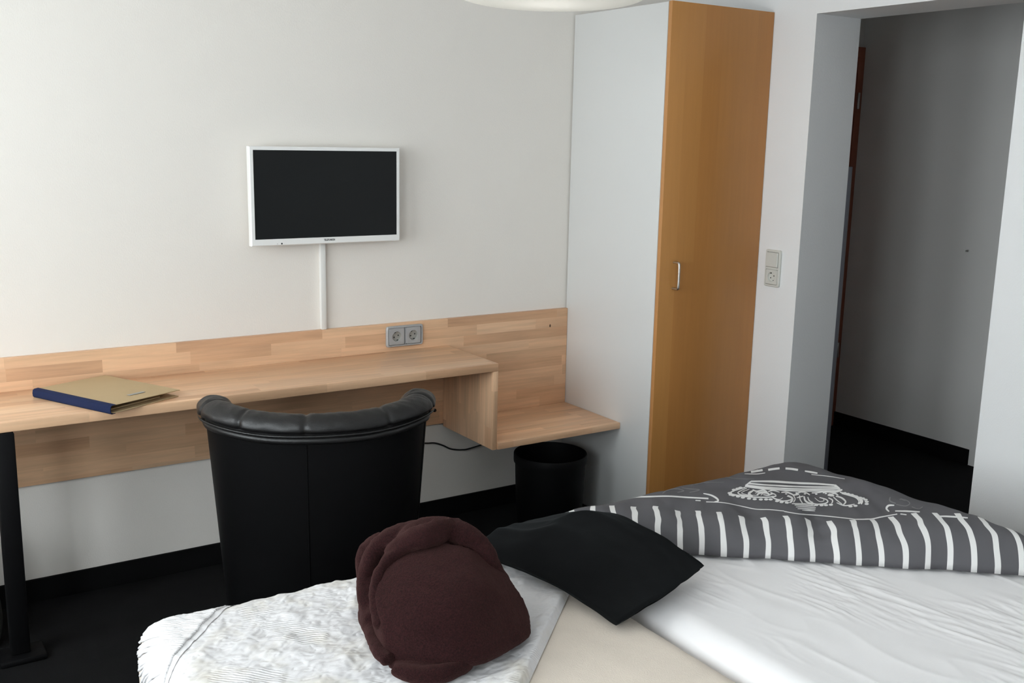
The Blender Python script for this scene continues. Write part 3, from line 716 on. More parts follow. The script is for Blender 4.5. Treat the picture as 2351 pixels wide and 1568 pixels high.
#PRINT
CROWN_RIBBONS = [[(.1635,.3808,.1648,.3918),(.1687,.3799,.1704,.3924),(.1762,.3800,.1785,.3948),(.1854,.3816,.1878,.3978),(.1950,.3837,.1971,.4008),(.2036,.3862,.2053,.4032),(.2108,.3886,.2124,.4054),(.2175,.3906,.2187,.4077),(.2242,.3930,.2253,.4097),(.2317,.3947,.2327,.4112),(.2406,.3953,.2417,.4120),(.2508,.3944,.2523,.4118),(.2622,.3937,.2642,.4122),(.2750,.3953,.2776,.4146),(.2884,.4000,.2909,.4175),(.3009,.4027,.3029,.4182),(.3125,.4018,.3145,.4164),(.3238,.3994,.3259,.4141),(.3356,.3961,.3376,.4124),(.3478,.3931,.3494,.4111),(.3600,.3895,.3617,.4075),(.3725,.3863,.3747,.4026),(.3846,.3832,.3872,.3974),(.3944,.3789,.3972,.3908),(.4008,.3756,.4037,.3858)],
 [(.1543,.3678,.1558,.3789),(.1596,.3652,.1613,.3762),(.1667,.3615,.1685,.3726),(.1753,.3575,.1772,.3697),(.1853,.3551,.1872,.3680),(.1956,.3534,.1975,.3676),(.2062,.3540,.2082,.3694),(.2176,.3559,.2190,.3727),(.2292,.3613,.2298,.3761),(.2395,.3635,.2400,.3775),(.2488,.3630,.2493,.3768),(.2577,.3614,.2580,.3755),(.2667,.3605,.2669,.3754),(.2759,.3604,.2763,.3768),(.2857,.3631,.2870,.3815),(.2967,.3695,.2986,.3869),(.3088,.3729,.3101,.3879),(.3209,.3728,.3217,.3861),(.3325,.3694,.3336,.3822),(.3437,.3649,.3453,.3785),(.3557,.3614,.3576,.3759),(.3694,.3607,.3719,.3758),(.3834,.3625,.3860,.3760),(.3947,.3616,.3971,.3738),(.4021,.3604,.4043,.3715)],
 [(.1454,.3539,.1480,.3660),(.1504,.3522,.1531,.3636),(.1573,.3490,.1598,.3598),(.1657,.3445,.1675,.3552),(.1750,.3394,.1763,.3509),(.1845,.3363,.1855,.3483),(.1937,.3333,.1950,.3462),(.2032,.3312,.2050,.3457),(.2131,.3315,.2157,.3479),(.2241,.3344,.2281,.3523),(.2370,.3403,.2402,.3553),(.2495,.3414,.2515,.3546),(.2612,.3398,.2629,.3529),(.2723,.3380,.2743,.3520),(.2834,.3375,.2856,.3538),(.2954,.3418,.2973,.3603),(.3073,.3478,.3092,.3649),(.3192,.3519,.3207,.3663),(.3305,.3514,.3318,.3640),(.3419,.3478,.3433,.3599),(.3547,.3442,.3567,.3566),(.3701,.3433,.3727,.3574),(.3864,.3465,.3891,.3599),(.3993,.3473,.4021,.3591),(.4080,.3470,.4106,.3576)],
 [(.1421,.3443,.1440,.3549),(.1475,.3428,.1493,.3532),(.1551,.3398,.1566,.3500),(.1643,.3349,.1655,.3451),(.1742,.3290,.1752,.3397),(.1835,.3250,.1849,.3364),(.1920,.3214,.1943,.3332),(.2004,.3180,.2036,.3310),(.2094,.3158,.2134,.3312),(.2196,.3163,.2243,.3343),(.2313,.3205,.2370,.3393),(.2439,.3249,.2495,.3398),(.2553,.3245,.2608,.3377),(.2663,.3228,.2717,.3356),(.2775,.3208,.2827,.3344),(.2899,.3212,.2948,.3379),(.3041,.3273,.3073,.3452),(.3173,.3344,.3195,.3491),(.3289,.3374,.3309,.3490),(.3396,.3355,.3417,.3456),(.3502,.3325,.3530,.3421),(.3622,.3299,.3656,.3401),(.3755,.3301,.3792,.3425),(.3878,.3322,.3904,.3432),(.3959,.3330,.3979,.3435)],
 [(.3992,.3755,.4053,.3858),(.3998,.3721,.4058,.3823),(.4004,.3687,.4063,.3790),(.4012,.3654,.4068,.3758),(.4018,.3620,.4073,.3726),(.4024,.3588,.4079,.3694),(.4029,.3555,.4086,.3661),(.4033,.3523,.4093,.3630),(.4038,.3492,.4098,.3599)],
 [(.1635,.3903,.1647,.3822),(.1612,.3864,.1624,.3785),(.1588,.3827,.1601,.3748),(.1565,.3791,.1578,.3712),(.1542,.3755,.1556,.3676),(.1520,.3718,.1532,.3639),(.1496,.3680,.1506,.3601),(.1472,.3639,.1479,.3559),(.1445,.3595,.1453,.3512)],
 [(.3819,.3318,.3858,.3425),(.3826,.3299,.3874,.3445),(.3837,.3273,.3894,.3445),(.3854,.3248,.3915,.3440),(.3877,.3226,.3936,.3436),(.3905,.3212,.3957,.3434),(.3939,.3212,.3977,.3437),(.3978,.3232,.4000,.3446),(.4018,.3266,.4029,.3460),(.4053,.3305,.4060,.3475),(.4082,.3343,.4089,.3486),(.4107,.3376,.4114,.3492),(.4124,.3401,.4131,.3488)],
 [(.1432,.3461,.1433,.3365),(.1387,.3409,.1389,.3305),(.1322,.3325,.1322,.3211),(.1246,.3227,.1244,.3098),(.1175,.3142,.1170,.2997),(.1121,.3074,.1106,.2943),(.1071,.3023,.1045,.2859),(.1014,.2932,.0996,.2809),(.0963,.2863,.0969,.2740),(.0932,.2773,.0959,.2711),(.0921,.2676,.0959,.2716),(.0929,.2611,.0961,.2710),(.0949,.2573,.0973,.2685),(.0980,.2546,.1000,.2658),(.1026,.2523,.1042,.2633),(.1091,.2502,.1104,.2608),(.1169,.2481,.1181,.2585),(.1251,.2461,.1264,.2570),(.1335,.2459,.1346,.2566),(.1414,.2459,.1424,.2569),(.1499,.2457,.1506,.2562),(.1586,.2454,.1590,.2562),(.1673,.2455,.1671,.2564),(.1753,.2460,.1745,.2569),(.1823,.2466,.1813,.2574),(.1887,.2472,.1876,.2579),(.1944,.2479,.1935,.2585),(.1996,.2490,.1989,.2593),(.2045,.2505,.2040,.2604),(.2092,.2526,.2089,.2621),(.2136,.2550,.2134,.2643),(.2173,.2573,.2173,.2664),(.2200,.2590,.2200,.2680)],
 [(.1468,.3395,.1473,.3337),(.1438,.3348,.1443,.3281),(.1393,.3270,.1395,.3191),(.1336,.3166,.1334,.3075),(.1279,.3050,.1274,.2965),(.1233,.2978,.1224,.2886),(.1198,.2921,.1190,.2836),(.1169,.2874,.1168,.2799),(.1146,.2828,.1159,.2777),(.1128,.2772,.1157,.2772),(.1125,.2719,.1157,.2766),(.1132,.2678,.1158,.2748),(.1145,.2646,.1165,.2724),(.1163,.2620,.1179,.2699),(.1185,.2598,.1199,.2677),(.1213,.2579,.1225,.2658),(.1251,.2569,.1263,.2646),(.1301,.2566,.1313,.2637),(.1352,.2564,.1366,.2631),(.1399,.2562,.1413,.2625),(.1431,.2560,.1444,.2617)],
 [(.1629,.3189,.1634,.3122),(.1610,.3177,.1614,.3069),(.1582,.3147,.1581,.2996),(.1547,.3099,.1550,.2914),(.1510,.3036,.1523,.2839),(.1477,.2966,.1503,.2786),(.1453,.2889,.1498,.2766),(.1432,.2806,.1500,.2770),(.1418,.2725,.1503,.2786),(.1414,.2664,.1503,.2793),(.1417,.2624,.1503,.2784),(.1427,.2595,.1501,.2769),(.1444,.2573,.1506,.2743),(.1464,.2561,.1516,.2712),(.1486,.2555,.1527,.2676),(.1505,.2555,.1536,.2649),(.1520,.2560,.1539,.2622)],
 [(.1606,.3195,.1622,.3271),(.1616,.3166,.1636,.3253),(.1629,.3123,.1652,.3222),(.1645,.3077,.1671,.3189),(.1663,.3030,.1690,.3160),(.1689,.3001,.1711,.3143),(.1721,.2999,.1734,.3142),(.1759,.3021,.1766,.3160),(.1798,.3053,.1805,.3187),(.1836,.3085,.1846,.3216),(.1868,.3103,.1885,.3230),(.1890,.3104,.1918,.3221),(.1909,.3081,.1941,.3188),(.1925,.3047,.1958,.3141),(.1942,.3005,.1970,.3089),(.1959,.2966,.1980,.3044),(.1973,.2941,.1988,.3011)],
 [(.1661,.2631,.1655,.2696),(.1679,.2657,.1670,.2737),(.1701,.2698,.1690,.2795),(.1726,.2743,.1714,.2865),(.1750,.2783,.1739,.2935),(.1772,.2809,.1769,.2989),(.1796,.2824,.1802,.3017),(.1828,.2834,.1838,.3033),(.1863,.2839,.1876,.3036),(.1898,.2836,.1912,.3027),(.1929,.2827,.1945,.3008),(.1950,.2814,.1973,.2981),(.1966,.2794,.1999,.2935),(.1979,.2765,.2019,.2881),(.1990,.2734,.2032,.2828),(.2000,.2706,.2038,.2785),(.2010,.2689,.2040,.2754)],
 [(.1784,.2949,.1788,.3025),(.1805,.2938,.1812,.3045),(.1827,.2932,.1835,.3062),(.1849,.2931,.1858,.3077),(.1871,.2934,.1880,.3078),(.1893,.2941,.1902,.3078),(.1915,.2950,.1922,.3073),(.1937,.2963,.1943,.3064),(.1959,.2981,.1962,.3050)],
 [(.1841,.2713,.1856,.2783),(.1854,.2702,.1872,.2771),(.1875,.2682,.1894,.2760),(.1900,.2664,.1919,.2747),(.1929,.2649,.1946,.2737),(.1960,.2644,.1972,.2735),(.1991,.2655,.1997,.2745),(.2023,.2681,.2026,.2770),(.2056,.2714,.2057,.2803),(.2087,.2745,.2088,.2837),(.2113,.2766,.2117,.2864),(.2131,.2771,.2144,.2868),(.2147,.2759,.2167,.2847),(.2161,.2736,.2185,.2811),(.2174,.2707,.2198,.2772),(.2186,.2680,.2207,.2737),(.2197,.2663,.2213,.2713)],
 [(.2005,.2974,.2003,.3045),(.2020,.2984,.2018,.3062),(.2040,.3001,.2041,.3087),(.2064,.3023,.2070,.3116),(.2092,.3045,.2104,.3157),(.2120,.3062,.2141,.3184),(.2146,.3077,.2175,.3184),(.2174,.3064,.2208,.3184),(.2205,.3048,.2240,.3174),(.2238,.3028,.2270,.3151),(.2270,.3007,.2299,.3125),(.2297,.2991,.2322,.3104),(.2317,.2985,.2339,.3084)],
 [(.2367,.2985,.2382,.3095),(.2386,.2997,.2405,.3125),(.2415,.3024,.2437,.3161),(.2448,.3050,.2475,.3192),(.2480,.3069,.2512,.3213),(.2506,.3077,.2545,.3221),(.2526,.3072,.2568,.3211),(.2543,.3058,.2587,.3198),(.2559,.3038,.2602,.3177),(.2574,.3023,.2617,.3151),(.2588,.2991,.2631,.3125),(.2604,.2970,.2646,.3104),(.2619,.2946,.2663,.3070),(.2635,.2916,.2679,.3023),(.2651,.2896,.2691,.3004),(.2665,.2877,.2700,.2974),(.2675,.2863,.2705,.2950)],
 [(.2770,.2990,.2780,.3060),(.2796,.3008,.2806,.3085),(.2833,.3039,.2845,.3123),(.2877,.3076,.2894,.3184),(.2924,.3117,.2951,.3230),(.2966,.3157,.3003,.3291),(.2998,.3157,.3040,.3318),(.3027,.3177,.3072,.3318),(.3052,.3174,.3099,.3318),(.3072,.3157,.3123,.3307),(.3090,.3147,.3144,.3291),(.3105,.3130,.3162,.3270),(.3115,.3106,.3176,.3237),(.3120,.3072,.3183,.3196),(.3121,.3035,.3186,.3157),(.3123,.3002,.3184,.3113),(.3128,.2982,.3182,.3084)],
 [(.3280,.3237,.3293,.3309),(.3296,.3240,.3312,.3315),(.3320,.3237,.3336,.3319),(.3346,.3240,.3364,.3320),(.3375,.3238,.3393,.3318),(.3403,.3236,.3421,.3316),(.3429,.3236,.3447,.3315),(.3456,.3237,.3473,.3316),(.3484,.3242,.3502,.3318),(.3513,.3248,.3530,.3320),(.3540,.3255,.3557,.3323),(.3563,.3262,.3580,.3324),(.3581,.3268,.3596,.3324)],
 [(.3539,.3184,.3551,.3255),(.3556,.3185,.3569,.3269),(.3579,.3194,.3596,.3288),(.3605,.3204,.3629,.3310),(.3634,.3212,.3667,.3331),(.3661,.3214,.3705,.3346),(.3686,.3207,.3739,.3350),(.3714,.3192,.3774,.3344),(.3745,.3173,.3808,.3330),(.3775,.3150,.3839,.3308),(.3804,.3125,.3867,.3279),(.3826,.3104,.3889,.3243),(.3843,.3064,.3906,.3195),(.3857,.3022,.3918,.3140),(.3869,.2979,.3924,.3085),(.3881,.2941,.3926,.3036),(.3892,.2916,.3927,.2997)],
 [(.3625,.2991,.3642,.3070),(.3640,.2958,.3664,.3073),(.3657,.2929,.3686,.3073),(.3675,.2905,.3708,.3068),(.3694,.2887,.3728,.3059),(.3715,.2875,.3748,.3044),(.3736,.2869,.3766,.3025),(.3759,.2869,.3782,.2997),(.3783,.2876,.3799,.2969)],
 [(.2054,.2530,.2064,.2586),(.2072,.2500,.2083,.2559),(.2098,.2458,.2109,.2520),(.2126,.2409,.2139,.2476),(.2155,.2360,.2168,.2433),(.2181,.2319,.2196,.2397),(.2208,.2279,.2224,.2363),(.2238,.2238,.2253,.2329),(.2271,.2199,.2284,.2301),(.2307,.2168,.2316,.2276),(.2344,.2153,.2349,.2264),(.2383,.2149,.2386,.2262),(.2424,.2155,.2425,.2271),(.2463,.2173,.2465,.2289),(.2498,.2202,.2501,.2328),(.2529,.2240,.2533,.2355),(.2562,.2294,.2564,.2404),(.2595,.2366,.2587,.2457),(.2622,.2456,.2597,.2495),(.2625,.2565,.2599,.2496),(.2604,.2630,.2592,.2524),(.2574,.2675,.2566,.2568),(.2541,.2714,.2533,.2611),(.2512,.2746,.2501,.2648),(.2493,.2768,.2481,.2676)],
 [(.2502,.2756,.2527,.2863),(.2514,.2707,.2542,.2850),(.2536,.2653,.2563,.2809),(.2562,.2594,.2587,.2771),(.2586,.2533,.2610,.2716),(.2597,.2482,.2634,.2648),(.2597,.2456,.2653,.2548),(.2592,.2421,.2650,.2429),(.2580,.2364,.2627,.2312),(.2562,.2299,.2601,.2214),(.2546,.2240,.2580,.2140),(.2537,.2201,.2560,.2075),(.2530,.2175,.2538,.2033),(.2519,.2148,.2518,.1994),(.2508,.2120,.2502,.1980),(.2496,.2087,.2491,.1974),(.2487,.2069,.2483,.1975)],
 [(.2657,.2851,.2686,.2897),(.2655,.2807,.2685,.2863),(.2656,.2749,.2685,.2809),(.2662,.2682,.2687,.2741),(.2672,.2613,.2694,.2668),(.2682,.2547,.2706,.2590),(.2685,.2493,.2714,.2510),(.2681,.2439,.2707,.2423),(.2666,.2365,.2687,.2330),(.2643,.2301,.2658,.2239),(.2621,.2211,.2633,.2162),(.2602,.2140,.2614,.2102),(.2590,.2103,.2601,.2060)],
 [(.2826,.2890,.2853,.2890),(.2818,.2847,.2847,.2856),(.2809,.2791,.2839,.2800),(.2802,.2721,.2833,.2735),(.2801,.2644,.2831,.2665),(.2809,.2565,.2837,.2598),(.2819,.2492,.2845,.2539),(.2829,.2421,.2855,.2483),(.2836,.2351,.2866,.2421),(.2837,.2283,.2874,.2359),(.2834,.2222,.2877,.2300),(.2831,.2172,.2874,.2248),(.2829,.2140,.2870,.2208)],
 [(.2933,.2823,.2966,.2848),(.2926,.2774,.2963,.2799),(.2919,.2704,.2960,.2731),(.2918,.2621,.2959,.2657),(.2926,.2534,.2964,.2586),(.2936,.2453,.2972,.2531),(.2948,.2386,.2981,.2493),(.2959,.2328,.2993,.2457),(.2967,.2287,.3005,.2425),(.2977,.2251,.3018,.2395),(.2988,.2222,.3032,.2370),(.3002,.2201,.3044,.2349),(.3022,.2190,.3060,.2333),(.3045,.2188,.3078,.2322),(.3068,.2191,.3098,.2315),(.3088,.2197,.3115,.2308),(.3102,.2204,.3126,.2301)],
 [(.3029,.2772,.3055,.2809),(.3027,.2733,.3055,.2771),(.3025,.2677,.3055,.2717),(.3026,.2612,.3056,.2656),(.3032,.2545,.3059,.2596),(.3041,.2483,.3066,.2545),(.3053,.2430,.3074,.2508),(.3068,.2391,.3084,.2480),(.3084,.2363,.3099,.2454),(.3102,.2342,.3115,.2432),(.3118,.2328,.3132,.2413),(.3132,.2319,.3146,.2397),(.3143,.2301,.3156,.2382)],
 [(.3076,.2274,.3093,.2344),(.3094,.2251,.3115,.2336),(.3122,.2233,.3146,.2328),(.3156,.2217,.3182,.2313),(.3195,.2210,.3220,.2309),(.3236,.2216,.3258,.2315),(.3282,.2231,.3300,.2330),(.3331,.2249,.3345,.2348),(.3379,.2267,.3388,.2366),(.3422,.2283,.3427,.2383),(.3459,.2302,.3458,.2402),(.3491,.2326,.3483,.2425),(.3520,.2357,.3505,.2454),(.3542,.2397,.3520,.2484),(.3558,.2444,.3529,.2508),(.3566,.2506,.3532,.2521),(.3567,.2572,.3532,.2538),(.3561,.2630,.3528,.2567),(.3551,.2683,.3520,.2606),(.3538,.2731,.3507,.2647),(.3518,.2777,.3487,.2691),(.3487,.2826,.3457,.2741),(.3452,.2872,.3424,.2789),(.3419,.2911,.3393,.2830),(.3397,.2936,.3371,.2858)],
 [(.3601,.2773,.3626,.2830),(.3607,.2744,.3636,.2809),(.3618,.2705,.3650,.2777),(.3633,.2661,.3665,.2737),(.3648,.2615,.3680,.2692),(.3660,.2572,.3694,.2642),(.3666,.2543,.3702,.2583),(.3666,.2523,.3701,.2514),(.3662,.2488,.3694,.2452),(.3656,.2444,.3685,.2397),(.3649,.2400,.3674,.2352),(.3641,.2359,.3663,.2318),(.3636,.2329,.3655,.2296)],
 [(.3819,.2830,.3840,.2936),(.3835,.2809,.3859,.2926),(.3860,.2783,.3886,.2910),(.3887,.2753,.3917,.2887),(.3914,.2719,.3948,.2856),(.3936,.2679,.3975,.2815),(.3952,.2632,.3996,.2761),(.3972,.2573,.4015,.2695),(.3991,.2509,.4032,.2620),(.4007,.2448,.4050,.2541),(.4016,.2397,.4062,.2460),(.4016,.2372,.4061,.2370),(.4009,.2344,.4037,.2285),(.3990,.2296,.4004,.2221),(.3964,.2244,.3969,.2167),(.3936,.2196,.3941,.2128),(.3917,.2164,.3922,.2105)],
 [(.3743,.2798,.3764,.2841),(.3746,.2759,.3771,.2807),(.3750,.2702,.3779,.2759),(.3759,.2646,.3788,.2702),(.3770,.2581,.3799,.2639),(.3785,.2516,.3812,.2577),(.3803,.2456,.3827,.2520),(.3824,.2398,.3846,.2463),(.3846,.2338,.3869,.2401),(.3864,.2280,.3889,.2341),(.3880,.2227,.3906,.2285),(.3891,.2186,.3917,.2237),(.3900,.2161,.3922,.2201)],
 [(.3774,.2305,.3787,.2353),(.3792,.2266,.3809,.2323),(.3814,.2211,.3837,.2278),(.3839,.2158,.3867,.2227),(.3866,.2109,.3897,.2180),(.3896,.2070,.3930,.2140),(.3932,.2048,.3963,.2127),(.3979,.2045,.4005,.2122),(.4037,.2055,.4060,.2139),(.4102,.2083,.4121,.2169),(.4165,.2124,.4175,.2196),(.4214,.2156,.4219,.2214),(.4246,.2174,.4249,.2222)],
 [(.4028,.3192,.4049,.3300),(.4061,.3168,.4083,.3281),(.4105,.3130,.4131,.3249),(.4148,.3090,.4187,.3205),(.4185,.3039,.4237,.3153),(.4217,.2985,.4275,.3100),(.4248,.2927,.4306,.3046),(.4283,.2863,.4338,.2988),(.4322,.2798,.4372,.2928),(.4357,.2729,.4405,.2870),(.4385,.2673,.4434,.2814),(.4408,.2615,.4456,.2752),(.4430,.2558,.4473,.2684),(.4447,.2504,.4487,.2613),(.4459,.2454,.4500,.2541),(.4464,.2416,.4508,.2467),(.4461,.2384,.4501,.2381),(.4448,.2339,.4478,.2310),(.4429,.2289,.4455,.2250),(.4413,.2244,.4437,.2205),(.4403,.2211,.4427,.2176)],
 [(.4294,.2945,.4329,.3004),(.4299,.2887,.4343,.2971),(.4315,.2812,.4362,.2917),(.4338,.2725,.4386,.2855),(.4360,.2649,.4412,.2790),(.4380,.2575,.4433,.2729),(.4392,.2524,.4446,.2664),(.4400,.2479,.4455,.2601),(.4405,.2440,.4463,.2537),(.4407,.2408,.4466,.2474),(.4406,.2382,.4464,.2413),(.4406,.2369,.4452,.2347),(.4401,.2350,.4429,.2289),(.4387,.2318,.4407,.2248),(.4371,.2284,.4387,.2218),(.4357,.2252,.4370,.2198),(.4348,.2226,.4359,.2187)],
 [(.2642,.2836,.2656,.2914),(.2666,.2829,.2685,.2948),(.2691,.2843,.2713,.2970),(.2716,.2863,.2740,.2991),(.2741,.2872,.2766,.3004),(.2766,.2888,.2791,.3015),(.2792,.2908,.2816,.3023),(.2819,.2930,.2841,.3029),(.2847,.2955,.2865,.3033)],
 [(.2738,.2617,.2732,.2685),(.2759,.2634,.2755,.2720),(.2781,.2653,.2779,.2750),(.2803,.2672,.2804,.2775),(.2826,.2694,.2829,.2796),(.2849,.2717,.2854,.2809),(.2873,.2741,.2880,.2832),(.2898,.2769,.2905,.2848),(.2924,.2800,.2930,.2863)],
 [(.2527,.1885,.2536,.1980),(.2561,.1885,.2571,.1980),(.2608,.1900,.2621,.1998),(.2666,.1928,.2684,.2040),(.2731,.1975,.2758,.2099),(.2801,.2029,.2832,.2149),(.2864,.2070,.2895,.2194),(.2920,.2097,.2948,.2198),(.2974,.2117,.3000,.2194),(.3024,.2131,.3047,.2219),(.3069,.2140,.3090,.2226),(.3106,.2140,.3126,.2234),(.3135,.2165,.3153,.2240)],
 [(.2589,.1783,.2597,.1858),(.2619,.1790,.2625,.1872),(.2660,.1807,.2664,.1895),(.2708,.1836,.2712,.1926),(.2759,.1872,.2767,.1971),(.2811,.1911,.2825,.2014),(.2861,.1953,.2880,.2046),(.2913,.1972,.2933,.2068),(.2968,.1995,.2987,.2083),(.3021,.2011,.3039,.2094),(.3070,.2024,.3087,.2103),(.3110,.2034,.3126,.2110),(.3139,.2044,.3155,.2116)],
 [(.2594,.1644,.2608,.1701),(.2625,.1654,.2641,.1712),(.2671,.1676,.2684,.1751),(.2725,.1712,.2733,.1791),(.2780,.1755,.2784,.1836),(.2831,.1798,.2834,.1879),(.2877,.1835,.2882,.1914),(.2924,.1861,.2932,.1939),(.2974,.1878,.2985,.1956),(.3025,.1892,.3037,.1967),(.3072,.1903,.3084,.1972),(.3112,.1911,.3123,.1975),(.3140,.1919,.3150,.1976)],
 [(.2612,.1535,.2622,.1581),(.2637,.1543,.2650,.1600),(.2673,.1561,.2690,.1627),(.2719,.1587,.2738,.1664),(.2775,.1636,.2789,.1712),(.2828,.1692,.2835,.1757),(.2872,.1729,.2877,.1792),(.2916,.1758,.2920,.1818),(.2963,.1780,.2967,.1836),(.3010,.1792,.3015,.1845),(.3053,.1798,.3059,.1854),(.3090,.1807,.3097,.1859),(.3117,.1817,.3123,.1860)],
 [(.2732,.1521,.2740,.1554),(.2756,.1543,.2768,.1590),(.2790,.1579,.2802,.1631),(.2828,.1611,.2839,.1670),(.2865,.1642,.2873,.1702),(.2899,.1667,.2906,.1726),(.2930,.1686,.2936,.1743),(.2960,.1698,.2966,.1754),(.2993,.1708,.2998,.1760),(.3025,.1714,.3030,.1760),(.3055,.1717,.3059,.1757),(.3080,.1718,.3084,.1750),(.3099,.1721,.3101,.1744)],
 [(-.3366,.0990,-.3390,.1017),(-.3327,.0990,-.3354,.1017),(-.3319,.1070,-.3319,.1070),(-.3235,.1043,-.3247,.1070),(-.3211,.1204,-.3211,.1204),(-.3136,.1258,-.3140,.1258),(-.2996,.1338,-.2996,.1338),(-.2925,.1365,-.2961,.1338),(-.2889,.1365,-.2889,.1365),(-.2782,.1418,-.2817,.1418),(-.2710,.1445,-.2710,.1445),(-.2638,.1472,-.2638,.1472),(-.2531,.1525,-.2567,.1498),(-.2567,.2060,-.2567,.2060),(-.2495,.2087,-.2495,.2087),(-.2316,.2140,-.2316,.2140),(-.2245,.2247,-.2245,.2247),(-.2137,.2301,-.2137,.2328),(-.2030,.2381,-.2030,.2381),(-.1922,.2381,-.1922,.2408),(-.1851,.2408,-.1851,.2435)],
 [(-.1851,.2408,-.1851,.2462),(-.1761,.2408,-.1779,.2488),(-.1640,.2260,-.1708,.2542),(-.1531,.2097,-.1528,.2347),(-.1429,.2000,-.1411,.2171),(-.1329,.1952,-.1311,.2098),(-.1224,.1959,-.1206,.2094),(-.1112,.1994,-.1097,.2119),(-.1004,.2015,-.0996,.2131),(-.0900,.2016,-.0900,.2135),(-.0799,.2035,-.0805,.2160),(-.0706,.2074,-.0712,.2203),(-.0617,.2118,-.0612,.2247),(-.0523,.2158,-.0506,.2282),(-.0420,.2197,-.0400,.2309),(-.0314,.2211,-.0298,.2313),(-.0197,.2197,-.0185,.2296),(-.0064,.2174,-.0056,.2280),(.0072,.2166,.0082,.2272),(.0193,.2171,.0204,.2266),(.0275,.2148,.0284,.2242)],
 [(.0180,.2493,.0190,.2537),(.0205,.2472,.0218,.2528),(.0241,.2446,.0257,.2514),(.0282,.2416,.0302,.2496),(.0320,.2386,.0346,.2476),(.0351,.2355,.0383,.2451),(.0377,.2318,.0412,.2421),(.0402,.2277,.0438,.2384),(.0425,.2233,.0461,.2341),(.0446,.2188,.0482,.2297),(.0464,.2145,.0500,.2252),(.0479,.2104,.0516,.2204),(.0491,.2063,.0529,.2150),(.0499,.2029,.0540,.2091),(.0502,.2010,.0544,.2027),(.0505,.2019,.0536,.1952),(.0503,.2013,.0515,.1913),(.0485,.1997,.0491,.1903),(.0462,.1984,.0465,.1902),(.0440,.1974,.0442,.1907),(.0425,.1963,.0427,.1911)],
 [(.0210,.1945,.0211,.2006),(.0276,.1936,.0278,.1994),(.0366,.1909,.0369,.1966),(.0470,.1870,.0472,.1929),(.0579,.1833,.0581,.1896),(.0681,.1813,.0683,.1877),(.0782,.1812,.0786,.1879),(.0887,.1830,.0898,.1901),(.0997,.1855,.1014,.1923),(.1103,.1873,.1118,.1924),(.1196,.1864,.1208,.1913),(.1279,.1843,.1288,.1887),(.1357,.1809,.1364,.1852),(.1431,.1766,.1437,.1812),(.1506,.1718,.1511,.1768),(.1583,.1668,.1585,.1725),(.1657,.1622,.1660,.1688),(.1730,.1586,.1736,.1660),(.1808,.1572,.1814,.1643),(.1887,.1557,.1894,.1628),(.1966,.1517,.1977,.1583),(.2047,.1469,.2064,.1531),(.2121,.1425,.2141,.1483),(.2184,.1388,.2204,.1444),(.2230,.1362,.2249,.1419)],
 [(-.0080,.1978,-.0081,.2073),(-.0063,.1976,-.0064,.2072),(-.0045,.1975,-.0047,.2070),(-.0028,.1974,-.0030,.2069),(-.0011,.1973,-.0012,.2067),(.0006,.1972,.0005,.2066),(.0023,.1972,.0022,.2065),(.0040,.1970,.0039,.2063),(.0057,.1971,.0057,.2063)],
 [(.2221,.1334,.2243,.1396),(.2266,.1297,.2286,.1365),(.2331,.1246,.2347,.1312),(.2411,.1199,.2426,.1269),(.2496,.1161,.2512,.1232),(.2585,.1151,.2602,.1228),(.2694,.1222,.2715,.1311),(.2848,.1388,.2870,.1465),(.2991,.1489,.3001,.1539),(.3100,.1486,.3108,.1532),(.3191,.1441,.3203,.1491),(.3285,.1409,.3300,.1469),(.3379,.1359,.3397,.1421),(.3468,.1296,.3490,.1361),(.3554,.1236,.3577,.1304),(.3633,.1186,.3655,.1253),(.3711,.1151,.3740,.1236),(.3792,.1130,.3824,.1211),(.3863,.1097,.3898,.1177),(.3920,.1050,.3953,.1125),(.3958,.1014,.3990,.1085)],
 [(.3959,.1011,.3990,.1088),(.4007,.0996,.4039,.1073),(.4087,.0995,.4123,.1079),(.4186,.1008,.4226,.1102),(.4290,.1043,.4327,.1151),(.4384,.1087,.4413,.1185),(.4457,.1129,.4479,.1223),(.4516,.1164,.4534,.1256),(.4569,.1199,.4585,.1288),(.4624,.1236,.4637,.1322),(.4685,.1273,.4695,.1355),(.4755,.1302,.4762,.1383),(.4852,.1375,.4857,.1459),(.4956,.1432,.4968,.1517),(.5051,.1449,.5067,.1534),(.5127,.1448,.5144,.1525),(.5178,.1444,.5195,.1525)],
 [(.5296,.2242,.5278,.2191),(.5281,.2253,.5258,.2190),(.5259,.2266,.5232,.2192),(.5231,.2277,.5203,.2193),(.5200,.2282,.5173,.2190),(.5169,.2277,.5150,.2182),(.5137,.2258,.5133,.2168),(.5106,.2227,.5116,.2147),(.5077,.2189,.5098,.2120),(.5050,.2141,.5083,.2092),(.5028,.2085,.5073,.2068),(.5010,.2017,.5068,.2057),(.5003,.1953,.5065,.2031),(.5007,.1900,.5063,.1988),(.5016,.1851,.5063,.1939),(.5025,.1811,.5063,.1891),(.5033,.1784,.5062,.1849)],
 [(.5235,.1398,.5263,.1486),(.5249,.1383,.5278,.1471),(.5266,.1375,.5294,.1472),(.5281,.1364,.5308,.1447),(.5297,.1353,.5323,.1434),(.5312,.1340,.5338,.1420),(.5327,.1328,.5352,.1406),(.5342,.1315,.5366,.1391),(.5357,.1301,.5381,.1377)],
 [(.5182,.1766,.5207,.1891),(.5208,.1758,.5235,.1885),(.5242,.1720,.5272,.1869),(.5285,.1659,.5313,.1841),(.5332,.1615,.5359,.1793),(.5381,.1579,.5407,.1746),(.5426,.1542,.5458,.1701),(.5471,.1502,.5512,.1650),(.5522,.1463,.5568,.1599),(.5577,.1429,.5623,.1555),(.5632,.1403,.5677,.1523),(.5683,.1389,.5726,.1505),(.5724,.1391,.5761,.1498)],
